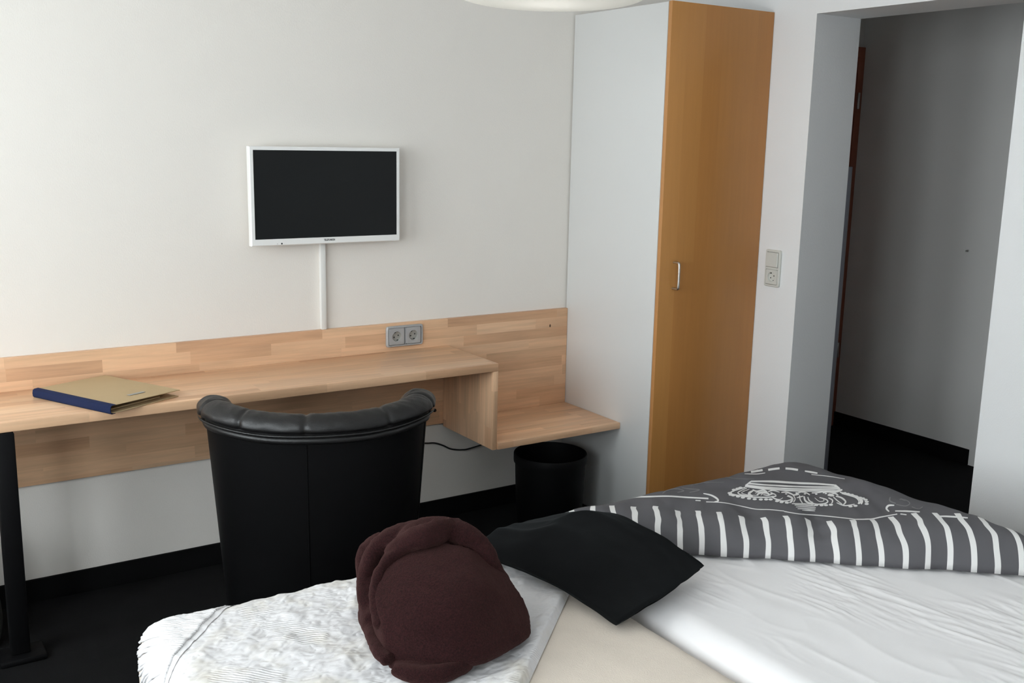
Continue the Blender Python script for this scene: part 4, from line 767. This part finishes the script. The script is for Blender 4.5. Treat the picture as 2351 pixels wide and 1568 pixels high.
 [(.6119,.1119,.6143,.1197),(.6147,.1117,.6175,.1206),(.6185,.1119,.6218,.1217),(.6234,.1126,.6272,.1232),(.6293,.1137,.6336,.1246),(.6359,.1147,.6401,.1253),(.6427,.1151,.6463,.1252),(.6503,.1148,.6532,.1241),(.6588,.1134,.6612,.1220),(.6673,.1111,.6694,.1193),(.6753,.1092,.6775,.1174),(.6829,.1097,.6852,.1189),(.6886,.1124,.6907,.1204)],
 [(.1736,.4736,.1800,.5173),(.1760,.4760,.1818,.5244),(.1792,.4789,.1846,.5186),(.1831,.4820,.1877,.5193),(.1871,.4848,.1909,.5199),(.1911,.4873,.1941,.5204),(.1946,.4894,.1970,.5217),(.1980,.4913,.1999,.5244),(.2016,.4932,.2031,.5217),(.2049,.4951,.2062,.5217),(.2080,.4969,.2093,.5241),(.2105,.4984,.2120,.5253),(.2123,.4995,.2138,.5244)],
 [(.2293,.5016,.2295,.5233),(.2312,.5024,.2313,.5238),(.2338,.5034,.2339,.5244),(.2370,.5046,.2370,.5250),(.2404,.5057,.2404,.5255),(.2438,.5066,.2439,.5259),(.2469,.5075,.2472,.5264),(.2501,.5084,.2505,.5270),(.2535,.5094,.2541,.5280),(.2569,.5105,.2578,.5294),(.2601,.5117,.2612,.5310),(.2628,.5127,.2641,.5324),(.2646,.5136,.2662,.5337)],
 [(.2805,.5145,.2840,.5360),(.2824,.5142,.2859,.5357),(.2849,.5139,.2884,.5349),(.2879,.5133,.2913,.5337),(.2910,.5124,.2944,.5320),(.2941,.5112,.2975,.5300),(.2968,.5096,.3002,.5280),(.2995,.5078,.3029,.5258),(.3025,.5055,.3057,.5234),(.3056,.5032,.3085,.5210),(.3085,.5011,.3110,.5191),(.3110,.4994,.3132,.5173),(.3128,.4984,.3148,.5164)],
 [(.3315,.4942,.3321,.5057),(.3334,.4931,.3343,.5053),(.3360,.4919,.3371,.5053),(.3393,.4907,.3404,.5051),(.3428,.4896,.3440,.5047),(.3464,.4885,.3476,.5038),(.3496,.4874,.3509,.5027),(.3529,.4862,.3540,.5011),(.3563,.4848,.3574,.4990),(.3597,.4833,.3607,.4966),(.3627,.4819,.3639,.4941),(.3653,.4809,.3666,.4918),(.3673,.4805,.3685,.4899)],
 [(.1495,.4492,.1506,.4602),(.1533,.4476,.1545,.4598),(.1587,.4475,.1605,.4629),(.1655,.4495,.1681,.4656),(.1729,.4524,.1755,.4656),(.1803,.4549,.1825,.4682),(.1866,.4570,.1886,.4682),(.1923,.4596,.1944,.4706),(.1981,.4627,.2004,.4736),(.2037,.4664,.2063,.4763),(.2094,.4705,.2118,.4798),(.2145,.4746,.2161,.4827),(.2181,.4789,.2191,.4844)],
 [(.3490,.4737,.3497,.4781),(.3541,.4724,.3550,.4771),(.3609,.4702,.3621,.4750),(.3688,.4672,.3703,.4722),(.3778,.4643,.3794,.4697),(.3872,.4612,.3884,.4665),(.3962,.4568,.3971,.4627),(.4049,.4523,.4059,.4589),(.4136,.4481,.4152,.4554),(.4218,.4441,.4241,.4534),(.4297,.4434,.4325,.4522),(.4364,.4415,.4391,.4495),(.4409,.4391,.4435,.4468)],
 [(.4050,.3096,.4081,.3166),(.4074,.3069,.4110,.3130),(.4105,.3023,.4144,.3102),(.4140,.2980,.4177,.3050),(.4174,.2925,.4209,.3001),(.4205,.2873,.4235,.2950),(.4233,.2825,.4259,.2903),(.4262,.2777,.4285,.2858),(.4289,.2729,.4311,.2811),(.4311,.2681,.4333,.2761),(.4327,.2631,.4353,.2706),(.4343,.2579,.4366,.2649),(.4356,.2524,.4379,.2581),(.4365,.2471,.4390,.2518),(.4371,.2423,.4396,.2462),(.4373,.2385,.4399,.2404),(.4369,.2353,.4391,.2348),(.4359,.2317,.4377,.2298),(.4347,.2281,.4364,.2256),(.4337,.2248,.4352,.2223),(.4330,.2223,.4345,.2202)],
 [(.1529,.3313,.1532,.3269),(.1502,.3274,.1504,.3224),(.1460,.3207,.1460,.3130),(.1408,.3118,.1403,.3051),(.1355,.3050,.1351,.2943),(.1315,.2943,.1311,.2885),(.1286,.2896,.1284,.2839),(.1262,.2853,.1266,.2806),(.1242,.2803,.1261,.2794),(.1236,.2747,.1261,.2795),(.1246,.2715,.1266,.2776),(.1266,.2688,.1283,.2756),(.1296,.2665,.1311,.2727),(.1334,.2645,.1348,.2706),(.1375,.2630,.1390,.2690),(.1420,.2621,.1434,.2678),(.1474,.2620,.1487,.2675),(.1538,.2624,.1551,.2679),(.1604,.2632,.1616,.2685),(.1660,.2642,.1670,.2692),(.1699,.2647,.1707,.2694)],
 [(.1644,.2832,.1643,.2879),(.1659,.2850,.1657,.2905),(.1680,.2880,.1677,.2943),(.1702,.2911,.1701,.2978),(.1725,.2936,.1726,.3008),(.1745,.2949,.1750,.3025),(.1762,.2946,.1771,.3023),(.1783,.2932,.1792,.3008),(.1803,.2910,.1814,.2986),(.1820,.2885,.1833,.2957),(.1831,.2860,.1849,.2921),(.1834,.2853,.1856,.2869),(.1831,.2840,.1844,.2807),(.1818,.2802,.1824,.2760),(.1799,.2761,.1803,.2719),(.1781,.2722,.1784,.2686),(.1768,.2695,.1772,.2664)],
 [(.2366,.2520,.2367,.2486),(.2351,.2499,.2353,.2462),(.2332,.2467,.2334,.2429),(.2311,.2434,.2312,.2392),(.2290,.2407,.2290,.2359),(.2270,.2390,.2267,.2339),(.2252,.2390,.2246,.2337),(.2231,.2400,.2224,.2349),(.2208,.2418,.2201,.2368),(.2185,.2441,.2178,.2393),(.2163,.2467,.2156,.2421),(.2145,.2493,.2136,.2451),(.2128,.2526,.2118,.2489),(.2112,.2565,.2101,.2533),(.2098,.2606,.2086,.2577),(.2087,.2642,.2076,.2614),(.2079,.2667,.2068,.2641)],
 [(.3223,.2797,.3240,.2846),(.3232,.2750,.3249,.2809),(.3245,.2676,.3263,.2735),(.3263,.2607,.3279,.2662),(.3285,.2541,.3300,.2598),(.3311,.2495,.3321,.2557),(.3336,.2479,.3342,.2544),(.3365,.2484,.3367,.2549),(.3394,.2502,.3393,.2566),(.3420,.2526,.3417,.2588),(.3442,.2556,.3437,.2613),(.3459,.2598,.3444,.2626),(.3466,.2659,.3446,.2644),(.3467,.2714,.3446,.2686),(.3467,.2764,.3446,.2734),(.3466,.2809,.3447,.2778),(.3466,.2836,.3448,.2810)],
 [(.3665,.3101,.3673,.3139),(.3672,.3089,.3683,.3138),(.3682,.3077,.3696,.3134),(.3696,.3060,.3710,.3128),(.3711,.3046,.3727,.3122),(.3726,.3036,.3743,.3117),(.3742,.3030,.3758,.3115),(.3759,.3031,.3774,.3116),(.3778,.3038,.3793,.3120),(.3798,.3049,.3812,.3125),(.3817,.3061,.3831,.3131),(.3835,.3075,.3848,.3133),(.3848,.3087,.3858,.3130)]]
CROWN_BEADS = [[(.0974,.2710),(.0959,.2649),(.0927,.2613),(.0890,.2605),(.0863,.2631),(.0857,.2686),(.0871,.2748),(.0905,.2794),(.0943,.2802),(.0968,.2768)],
 [(.0991,.2577),(.0974,.2527),(.0939,.2491),(.0899,.2482),(.0872,.2503),(.0867,.2550),(.0886,.2605),(.0919,.2644),(.0956,.2651),(.0983,.2625)],
 [(.1163,.3087),(.1142,.3023),(.1103,.2968),(.1064,.2967),(.1043,.3016),(.1041,.3098),(.1056,.3173),(.1089,.3210),(.1128,.3204),(.1156,.3159)],
 [(.1274,.3230),(.1257,.3159),(.1223,.3108),(.1186,.3104),(.1159,.3147),(.1151,.3215),(.1167,.3277),(.1201,.3314),(.1239,.3320),(.1267,.3290)],
 [(.1359,.3351),(.1344,.3286),(.1311,.3232),(.1273,.3218),(.1245,.3249),(.1238,.3309),(.1254,.3370),(.1287,.3416),(.1324,.3430),(.1351,.3405)],
 [(.1054,.2541),(.1039,.2494),(.1005,.2461),(.0965,.2452),(.0936,.2472),(.0930,.2515),(.0948,.2566),(.0981,.2603),(.1018,.2610),(.1046,.2586)],
 [(.1181,.2481),(.1167,.2438),(.1135,.2409),(.1097,.2403),(.1069,.2423),(.1062,.2462),(.1077,.2508),(.1109,.2541),(.1145,.2547),(.1173,.2523)],
 [(.1307,.2433),(.1294,.2386),(.1262,.2357),(.1225,.2354),(.1197,.2375),(.1189,.2413),(.1203,.2455),(.1234,.2485),(.1270,.2492),(.1298,.2474)],
 [(.1480,.2394),(.1468,.2351),(.1435,.2320),(.1395,.2314),(.1364,.2333),(.1353,.2372),(.1365,.2418),(.1396,.2451),(.1434,.2458),(.1465,.2436)],
 [(.1657,.2364),(.1644,.2320),(.1607,.2293),(.1565,.2293),(.1533,.2317),(.1520,.2358),(.1530,.2402),(.1561,.2431),(.1602,.2433),(.1639,.2407)],
 [(.1845,.2356),(.1830,.2310),(.1796,.2281),(.1755,.2278),(.1723,.2302),(.1713,.2344),(.1723,.2390),(.1753,.2422),(.1793,.2426),(.1829,.2401)],
 [(.1985,.2368),(.1972,.2321),(.1941,.2292),(.1906,.2291),(.1879,.2318),(.1870,.2363),(.1877,.2410),(.1904,.2441),(.1940,.2443),(.1972,.2415)],
 [(.2097,.2369),(.2083,.2321),(.2053,.2292),(.2020,.2293),(.1996,.2321),(.1987,.2368),(.1997,.2416),(.2023,.2447),(.2058,.2447),(.2087,.2417)],
 [(.2244,.2223),(.2229,.2169),(.2197,.2140),(.2163,.2148),(.2140,.2185),(.2137,.2237),(.2153,.2286),(.2182,.2315),(.2215,.2313),(.2238,.2279)],
 [(.2353,.2107),(.2336,.2048),(.2303,.2016),(.2267,.2025),(.2243,.2068),(.2238,.2127),(.2253,.2181),(.2284,.2213),(.2318,.2209),(.2345,.2169)],
 [(.2480,.2022),(.2459,.1964),(.2427,.1926),(.2393,.1953),(.2372,.1985),(.2371,.2046),(.2387,.2104),(.2417,.2135),(.2453,.2128),(.2478,.2086)],
 [(.3169,.2247),(.3144,.2194),(.3106,.2138),(.3068,.2114),(.3046,.2144),(.3048,.2193),(.3072,.2247),(.3107,.2296),(.3144,.2301),(.3168,.2296)],
 [(.3263,.2205),(.3238,.2147),(.3198,.2098),(.3160,.2078),(.3136,.2095),(.3136,.2140),(.3161,.2203),(.3200,.2253),(.3239,.2271),(.3263,.2252)],
 [(.3410,.2219),(.3387,.2172),(.3348,.2138),(.3308,.2128),(.3284,.2140),(.3285,.2194),(.3308,.2249),(.3345,.2288),(.3382,.2294),(.3407,.2266)],
 [(.3535,.2217),(.3514,.2175),(.3477,.2152),(.3440,.2156),(.3416,.2185),(.3414,.2231),(.3435,.2278),(.3469,.2305),(.3505,.2300),(.3531,.2265)],
 [(.3670,.2209),(.3650,.2168),(.3616,.2151),(.3581,.2162),(.3557,.2197),(.3553,.2245),(.3571,.2289),(.3604,.2310),(.3640,.2298),(.3665,.2258)],
 [(.4153,.2029),(.4117,.1972),(.4075,.1945),(.4039,.1955),(.4019,.1985),(.4024,.2028),(.4051,.2066),(.4095,.2102),(.4135,.2107),(.4158,.2079)],
 [(.4307,.2082),(.4283,.2037),(.4241,.2006),(.4200,.2001),(.4179,.2029),(.4184,.2078),(.4209,.2127),(.4244,.2155),(.4280,.2153),(.4305,.2126)],
 [(.4629,.2245),(.4608,.2200),(.4572,.2167),(.4536,.2164),(.4511,.2185),(.4506,.2224),(.4525,.2267),(.4562,.2300),(.4603,.2308),(.4628,.2287)],
 [(.4667,.2407),(.4647,.2355),(.4606,.2321),(.4565,.2313),(.4539,.2333),(.4536,.2376),(.4555,.2427),(.4591,.2467),(.4631,.2479),(.4661,.2455)],
 [(.4653,.2565),(.4635,.2506),(.4599,.2465),(.4559,.2453),(.4531,.2475),(.4524,.2524),(.4542,.2584),(.4580,.2632),(.4621,.2646),(.4647,.2622)],
 [(.4592,.2663),(.4568,.2598),(.4532,.2552),(.4493,.2539),(.4466,.2563),(.4461,.2616),(.4485,.2682),(.4528,.2733),(.4570,.2748),(.4595,.2721)],
 [(.2531,.2970),(.2516,.2931),(.2493,.2890),(.2471,.2890),(.2457,.2890),(.2456,.2942),(.2471,.2997),(.2495,.3023),(.2519,.3036),(.2533,.3017)],
 [(.2853,.3094),(.2837,.3061),(.2813,.3041),(.2791,.3041),(.2778,.3061),(.2778,.3092),(.2792,.3123),(.2816,.3143),(.2840,.3145),(.2854,.3126)],
 [(.3081,.3090),(.3056,.3045),(.3025,.3010),(.2999,.2998),(.2987,.3014),(.2993,.3050),(.3017,.3094),(.3048,.3131),(.3075,.3143),(.3088,.3129)],
 [(.3404,.3169),(.3391,.3143),(.3371,.3127),(.3351,.3129),(.3340,.3148),(.3342,.3178),(.3356,.3208),(.3375,.3223),(.3394,.3219),(.3405,.3198)],
 [(.2127,.2893),(.2119,.2858),(.2099,.2836),(.2077,.2837),(.2060,.2859),(.2055,.2894),(.2062,.2928),(.2080,.2949),(.2103,.2949),(.2121,.2928)],
 [(.3642,.3139),(.3631,.3112),(.3613,.3099),(.3593,.3107),(.3580,.3130),(.3579,.3159),(.3591,.3184),(.3610,.3196),(.3630,.3191),(.3642,.3170)],
 [(.1906,.2986),(.1899,.2951),(.1881,.2930),(.1859,.2930),(.1842,.2952),(.1837,.2989),(.1847,.3025),(.1867,.3046),(.1887,.3045),(.1902,.3022)],
 [(.4224,.3182),(.4210,.3153),(.4183,.3138),(.4155,.3143),(.4137,.3167),(.4134,.3201),(.4145,.3233),(.4168,.3248),(.4197,.3242),(.4219,.3216)],
 [(.4289,.3089),(.4269,.3062),(.4240,.3049),(.4214,.3050),(.4203,.3081),(.4207,.3115),(.4225,.3144),(.4252,.3157),(.4277,.3149),(.4292,.3123)],
 [(.4359,.2970),(.4338,.2945),(.4309,.2931),(.4283,.2941),(.4270,.2968),(.4275,.3003),(.4297,.3032),(.4326,.3050),(.4352,.3038),(.4365,.3013)],
 [(.4431,.2836),(.4412,.2800),(.4383,.2776),(.4356,.2778),(.4339,.2805),(.4338,.2842),(.4356,.2873),(.4386,.2893),(.4416,.2894),(.4433,.2873)],
 [(.4522,.2743),(.4502,.2700),(.4473,.2676),(.4444,.2660),(.4425,.2676),(.4424,.2713),(.4442,.2754),(.4472,.2785),(.4503,.2783),(.4523,.2779)]]
PALE_SCROLLS = [[(.5269,.2735,.5290,.2729),(.5257,.2702,.5282,.2678),(.5245,.2654,.5273,.2628),(.5235,.2598,.5267,.2578),(.5229,.2540,.5264,.2534),(.5226,.2482,.5263,.2502),(.5230,.2431,.5265,.2482),(.5244,.2393,.5275,.2457),(.5264,.2362,.5293,.2427),(.5287,.2334,.5315,.2396),(.5309,.2309,.5337,.2367),(.5329,.2290,.5355,.2342),(.5342,.2276,.5366,.2322)],
 [(.5493,.2503,.5500,.2561),(.5515,.2498,.5523,.2566),(.5547,.2498,.5555,.2574),(.5582,.2498,.5593,.2582),(.5617,.2493,.5630,.2582),(.5642,.2473,.5660,.2561),(.5662,.2437,.5686,.2516),(.5680,.2388,.5707,.2458),(.5691,.2334,.5722,.2393),(.5692,.2287,.5726,.2328),(.5687,.2260,.5714,.2260),(.5674,.2235,.5682,.2194),(.5643,.2194,.5641,.2139),(.5605,.2152,.5597,.2093),(.5567,.2128,.5554,.2067),(.5532,.2120,.5515,.2060),(.5496,.2135,.5477,.2081),(.5456,.2168,.5436,.2121),(.5416,.2206,.5397,.2166),(.5381,.2241,.5363,.2203),(.5355,.2262,.5339,.2228)],
 [(.5651,.1966,.5675,.2021),(.5663,.1934,.5691,.1999),(.5681,.1884,.5711,.1960),(.5703,.1824,.5734,.1910),(.5726,.1766,.5757,.1846),(.5750,.1712,.5780,.1817),(.5776,.1691,.5800,.1797),(.5805,.1702,.5822,.1793),(.5838,.1739,.5849,.1823),(.5870,.1780,.5878,.1852),(.5900,.1820,.5907,.1882),(.5925,.1853,.5932,.1909),(.5943,.1875,.5950,.1925)],
 [(.5522,.2563,.5537,.2644),(.5535,.2532,.5554,.2637),(.5547,.2506,.5570,.2622),(.5560,.2483,.5586,.2610),(.5573,.2462,.5601,.2592),(.5586,.2446,.5615,.2571),(.5600,.2433,.5629,.2546),(.5616,.2435,.5641,.2518),(.5631,.2416,.5652,.2488)],
 [(-.0941,.2276,-.0956,.2334),(-.0926,.2321,-.0944,.2387),(-.0907,.2395,-.0923,.2479),(-.0876,.2496,-.0878,.2637),(-.0827,.2649,-.0884,.3425),(-.0779,.2798,-.0848,.3478),(-.0730,.2970,-.0755,.3318),(-.0678,.2943,-.0698,.3371),(-.0621,.2997,-.0636,.3268),(-.0563,.2911,-.0580,.3184),(-.0512,.2890,-.0531,.3096),(-.0465,.2824,-.0477,.3023),(-.0415,.2775,-.0415,.2897),(-.0373,.2732,-.0364,.2826),(-.0346,.2698,-.0329,.2773),(-.0340,.2710,-.0312,.2694),(-.0347,.2710,-.0341,.2639),(-.0387,.2680,-.0386,.2610),(-.0441,.2647,-.0441,.2579),(-.0494,.2613,-.0494,.2545),(-.0529,.2583,-.0529,.2519)],
 [(-.0402,.2970,-.0404,.3125),(-.0368,.2970,-.0377,.3085),(-.0321,.2912,-.0335,.3037),(-.0268,.2877,-.0282,.2994),(-.0214,.2853,-.0225,.2970),(-.0162,.2833,-.0168,.2941),(-.0110,.2815,-.0111,.2920),(-.0047,.2798,-.0042,.2900),(.0018,.2780,.0027,.2876),(.0071,.2762,.0084,.2854),(.0100,.2745,.0120,.2827),(.0107,.2793,.0112,.2724),(.0070,.2758,.0069,.2687),(.0003,.2717,.0002,.2650),(-.0072,.2674,-.0073,.2612),(-.0139,.2633,-.0142,.2577),(-.0184,.2604,-.0187,.2555)],
 [(-.0118,.3393,-.0118,.3454),(-.0075,.3409,-.0073,.3478),(-.0017,.3437,-.0013,.3505),(.0054,.3478,.0062,.3666),(.0139,.3585,.0155,.3676),(.0233,.3612,.0246,.3719),(.0320,.3625,.0330,.3695),(.0409,.3618,.0420,.3666),(.0510,.3619,.0519,.3670),(.0618,.3646,.0625,.3694),(.0722,.3684,.0726,.3725),(.0807,.3714,.0809,.3749),(.0866,.3733,.0867,.3764)],
 [(.0897,.4468,.0910,.4468),(.0931,.4441,.0954,.4495),(.0989,.4254,.0977,.4522),(.1055,.4208,.1069,.4308),(.1129,.4165,.1141,.4231),(.1205,.4131,.1215,.4185),(.1277,.4108,.1287,.4154),(.1355,.4090,.1363,.4130),(.1441,.4063,.1448,.4100),(.1533,.4037,.1539,.4074),(.1622,.4026,.1627,.4064),(.1696,.4031,.1700,.4070),(.1748,.4044,.1752,.4081)]]
def on_duvet(u, v, off):
    e = .002
    p = duvet_pos(u, v); n_ = (duvet_pos(u+e, v)-p).cross(duvet_pos(u, v+e)-p).normalized()
    return p + n_*off*(1 if n_.z > 0 or n_.y < 0 else -1)
def print_bm(ribbons, beads, off):
    bm = bmesh.new()
    for r in ribbons:
        rows = [[bm.verts.new(on_duvet(a+(c_-a)*q/2, b+(d_-b)*q/2, off)) for q in range(3)] for a, b, c_, d_ in r]
        for x, y in zip(rows, rows[1:]):
            for q in range(2): bm.faces.new((x[q], y[q], y[q+1], x[q+1]))
    for b in beads: bm.faces.new([bm.verts.new(on_duvet(u, v, off)) for u, v in b])
    return bm
cp = finish('crown_print', print_bm(CROWN_RIBBONS, CROWN_BEADS, .0009), MT['duvet_white'], dv, 180)
cp['label'] = 'white crown and border lines printed on the cover'; cp['kind'] = 'stuff'
cp = finish('scroll_print', print_bm(PALE_SCROLLS, [], .0010), MT['duvet_pale'], dv, 180)
cp['label'] = 'pale grey scrolls printed on the cover'; cp['kind'] = 'stuff'

def frozen(bm, voxel, smooth_it, name, mat, parent, disp=None):
    """union of overlapping closed lumps, remeshed and relaxed into one cloth surface"""
    me = bpy.data.meshes.new('lump'); bmesh.ops.recalc_face_normals(bm, faces=bm.faces); bm.to_mesh(me); bm.free()
    o = bpy.data.objects.new('lump', me); COL.objects.link(o)
    m = o.modifiers.new('r', 'REMESH'); m.mode = 'VOXEL'; m.voxel_size = voxel
    s = o.modifiers.new('s', 'SMOOTH'); s.factor = .5; s.iterations = smooth_it
    bpy.context.view_layer.update()
    me2 = bpy.data.meshes.new_from_object(o.evaluated_get(bpy.context.evaluated_depsgraph_get()))
    bpy.data.objects.remove(o)
    bm = bmesh.new(); bm.from_mesh(me2)
    if disp:
        bm.normal_update()
        for v in bm.verts: v.co += v.normal*disp(v.co)
    return finish(name, bm, mat, parent, 180)
def surf(G, a, b):
    return catmull([catmull([Vector(p) for p in r], a) for r in G], b)
def terry(p): return .0016*nz3(p.x*28, p.y*28, p.z*28) + .0009*nz3(p.x*120, p.y*120, p.z*120)

# ------------------------------------------------------------------ folded black trousers
#TROUSERS
TRG = [
  [(-1.264, -1.950, 0.530), (-1.197, -1.962, 0.560), (-1.088, -1.941, 0.572), (-0.934, -1.868, 0.560)],
  [(-1.268, -1.841, 0.536), (-1.176, -1.862, 0.585), (-1.087, -1.861, 0.615), (-1.008, -1.865, 0.615)],
  [(-1.293, -1.749, 0.553), (-1.202, -1.750, 0.610), (-1.100, -1.754, 0.645), (-1.052, -1.809, 0.650)],
  [(-1.314, -1.658, 0.556), (-1.239, -1.653, 0.610), (-1.126, -1.647, 0.655), (-1.072, -1.700, 0.660)],
  [(-1.333, -1.580, 0.556), (-1.280, -1.586, 0.595), (-1.193, -1.587, 0.625), (-1.110, -1.599, 0.640)],
  [(-1.359, -1.487, 0.553), (-1.312, -1.484, 0.575), (-1.219, -1.474, 0.585), (-1.150, -1.483, 0.590)],
]
ts = thing('folded_trousers', 'black folded trousers draped across the gap between the two mattresses', 'trousers', (-1.15, -1.75, .53))
def cloth_slab(G, th, nu, nv, wr, inset=0.):
    bm = bmesh.new()
    def top(a, b):
        p = surf(G, inset+(1-2*inset)*a, b); p.z += wr(a, b); return p
    _, A = grid(lambda a, b: top(a, b), nu, nv, bm)
    _, C_ = grid(lambda a, b: top(a, b)-Vector((0, 0, th)), nu, nv, bm)
    ra = [A[i][0] for i in range(nu)]+[A[nu-1][j] for j in range(1, nv)]+[A[i][nv-1] for i in range(nu-2, -1, -1)]+[A[0][j] for j in range(nv-2, 0, -1)]
    rc = [C_[i][0] for i in range(nu)]+[C_[nu-1][j] for j in range(1, nv)]+[C_[i][nv-1] for i in range(nu-2, -1, -1)]+[C_[0][j] for j in range(nv-2, 0, -1)]
    mid = []
    for x, y in zip(ra, rc): mid.append(bm.verts.new((x.co+y.co)/2))
    cc = sum((m.co for m in mid), Vector())/len(mid)
    for m in mid: d_ = m.co-cc; d_.z = 0; m.co += d_.normalized()*th*.5
    n = len(ra)
    for i in range(n):
        j = (i+1) % n; bm.faces.new((ra[i], ra[j], mid[j], mid[i])); bm.faces.new((mid[i], mid[j], rc[j], rc[i]))
    return bm
wr = lambda a, b: .005*nz3(a*3, b*5, 8.)+.0015*nz3(a*9, b*11, 2.)+.007*math.exp(-((a-.36-.10*b)/.06)**2)*sstep(.25, .7, b)+.003*math.exp(-((a-.75+.1*b)/.05)**2)
finish('upper_leg_layer', cloth_slab(TRG, .011, 44, 60, wr), MT['trousers'], ts, 70)
TRG2 = [[(x+.004, y+.012, max(.519, z-.0135)) for x, y, z in r] for r in TRG]
finish('lower_leg_layer', cloth_slab(TRG2, .010, 44, 60, wr, .03), MT['trousers'], ts, 70)

# ------------------------------------------------------------------ folded brown bathrobe
#ROBE
RBG = [
  [(-1.781, -1.876, 0.560), (-1.726, -1.933, 0.570), (-1.648, -1.975, 0.568), (-1.571, -1.966, 0.562), (-1.486, -1.934, 0.560)],
  [(-1.786, -1.852, 0.606), (-1.730, -1.913, 0.620), (-1.649, -1.944, 0.622), (-1.555, -1.927, 0.610), (-1.461, -1.883, 0.588)],
  [(-1.778, -1.796, 0.645), (-1.713, -1.854, 0.668), (-1.642, -1.889, 0.673), (-1.569, -1.900, 0.660), (-1.476, -1.854, 0.628)],
  [(-1.754, -1.740, 0.675), (-1.698, -1.767, 0.702), (-1.631, -1.796, 0.712), (-1.568, -1.833, 0.700), (-1.483, -1.816, 0.655)],
  [(-1.710, -1.709, 0.690), (-1.663, -1.729, 0.712), (-1.609, -1.755, 0.720), (-1.563, -1.798, 0.712), (-1.511, -1.807, 0.680)],
]
rb = thing('bathrobe', 'folded dark brown terry bathrobe lying on the white coverlet', 'bathrobe', (-1.65, -1.85, .515))
bm = bmesh.new(); nA, nB = 22, 20
_, Vt = grid(lambda a, b: surf(RBG, a, b), nA, nB, bm)
ring = [Vt[i][0] for i in range(nA)] + [Vt[nA-1][j] for j in range(1, nB)] + [Vt[i][nB-1] for i in range(nA-2, -1, -1)] + [Vt[0][j] for j in range(nB-2, 0, -1)]
cen = sum((v.co for v in ring), Vector())/len(ring)
last = ring
for f_, zf in ((1.02, .85), (1.02, .5), (.99, .2), (.92, 0.)):
    cur = []
    for v in ring:
        q = cen + (v.co-cen)*f_; base = .520 if v.co.y > -1.9 else .533
        q.z = base + (v.co.z-base)*zf; cur.append(bm.verts.new(q))
    for i in range(len(ring)): j = (i+1) % len(ring); bm.faces.new((last[i], last[j], cur[j], cur[i]))
    last = cur
bm.faces.new(last)
frozen(bm, .006, 6, 'folded_front', MT['robe'], rb, terry)['label'] = 'smooth folded front of the robe'
bm = bmesh.new()
def flat(path, rad, sq=.7, steps=40):
    tube(path, lambda t: rad*(1-.25*abs(2*t-1)**3)*(1+.12*nz3(t*7, rad*90)), 14, steps, bm, lambda a, t: 1-(1-sq)*abs(math.sin(a+2.2*t)))
flat([(-1.758, -1.774, 0.565), (-1.681, -1.638, 0.570), (-1.590, -1.610, 0.580), (-1.507, -1.686, 0.580), (-1.468, -1.791, 0.560)], 0.05, 1.0)
flat([(-1.728, -1.734, 0.580), (-1.690, -1.656, 0.610), (-1.631, -1.647, 0.645), (-1.558, -1.675, 0.650), (-1.500, -1.711, 0.630), (-1.466, -1.751, 0.585)], 0.05, 1.0)
flat([(-1.763, -1.782, 0.560), (-1.755, -1.718, 0.590), (-1.734, -1.668, 0.635), (-1.719, -1.671, 0.685), (-1.686, -1.676, 0.712), (-1.640, -1.674, 0.722), (-1.599, -1.698, 0.726)], 0.025, 0.8)
flat([(-1.675, -1.722, 0.722), (-1.626, -1.708, 0.732), (-1.589, -1.729, 0.735), (-1.557, -1.768, 0.728), (-1.531, -1.795, 0.706), (-1.518, -1.814, 0.672), (-1.484, -1.816, 0.620), (-1.473, -1.849, 0.580)], 0.028, 0.72)
flat([(-1.706, -1.650, 0.565), (-1.704, -1.597, 0.585), (-1.690, -1.554, 0.615), (-1.679, -1.563, 0.650), (-1.662, -1.599, 0.680)], 0.022, 0.85)
flat([(-1.791, -1.886, 0.550), (-1.787, -1.826, 0.555), (-1.767, -1.757, 0.560), (-1.737, -1.705, 0.575)], 0.022, 0.75)
flat([(-1.786, -1.838, 0.600), (-1.772, -1.793, 0.630), (-1.752, -1.760, 0.665), (-1.723, -1.746, 0.694), (-1.688, -1.753, 0.714), (-1.654, -1.762, 0.722)], 0.019, 0.75)
flat([(-1.709, -1.718, 0.700), (-1.678, -1.748, 0.732), (-1.637, -1.768, 0.742), (-1.595, -1.758, 0.740), (-1.549, -1.732, 0.732)], 0.03, 0.5)

frozen(bm, .0045, 5, 'shawl_collar', MT['robe'], rb, lambda p: terry(p)+.002*nz3(p.x*45, p.y*45, p.z*60))['label'] = 'rolled collar wrapped over the top of the robe'
bm = bmesh.new()
for dy, dx in ((0, 0), (.03, .0), (.06, 0)): flat([Vector(p)+Vector((dx+.3*dy, dy, 0)) for p in [(-1.785, -1.898, 0.537), (-1.752, -1.946, 0.537), (-1.700, -1.965, 0.537), (-1.646, -1.958, 0.537)]], .021, .75)
flat([(-1.766, -1.790, 0.537), (-1.741, -1.696, 0.537)], .019, .8)
frozen(bm, .005, 5, 'under_fold', MT['robe'], rb, terry)
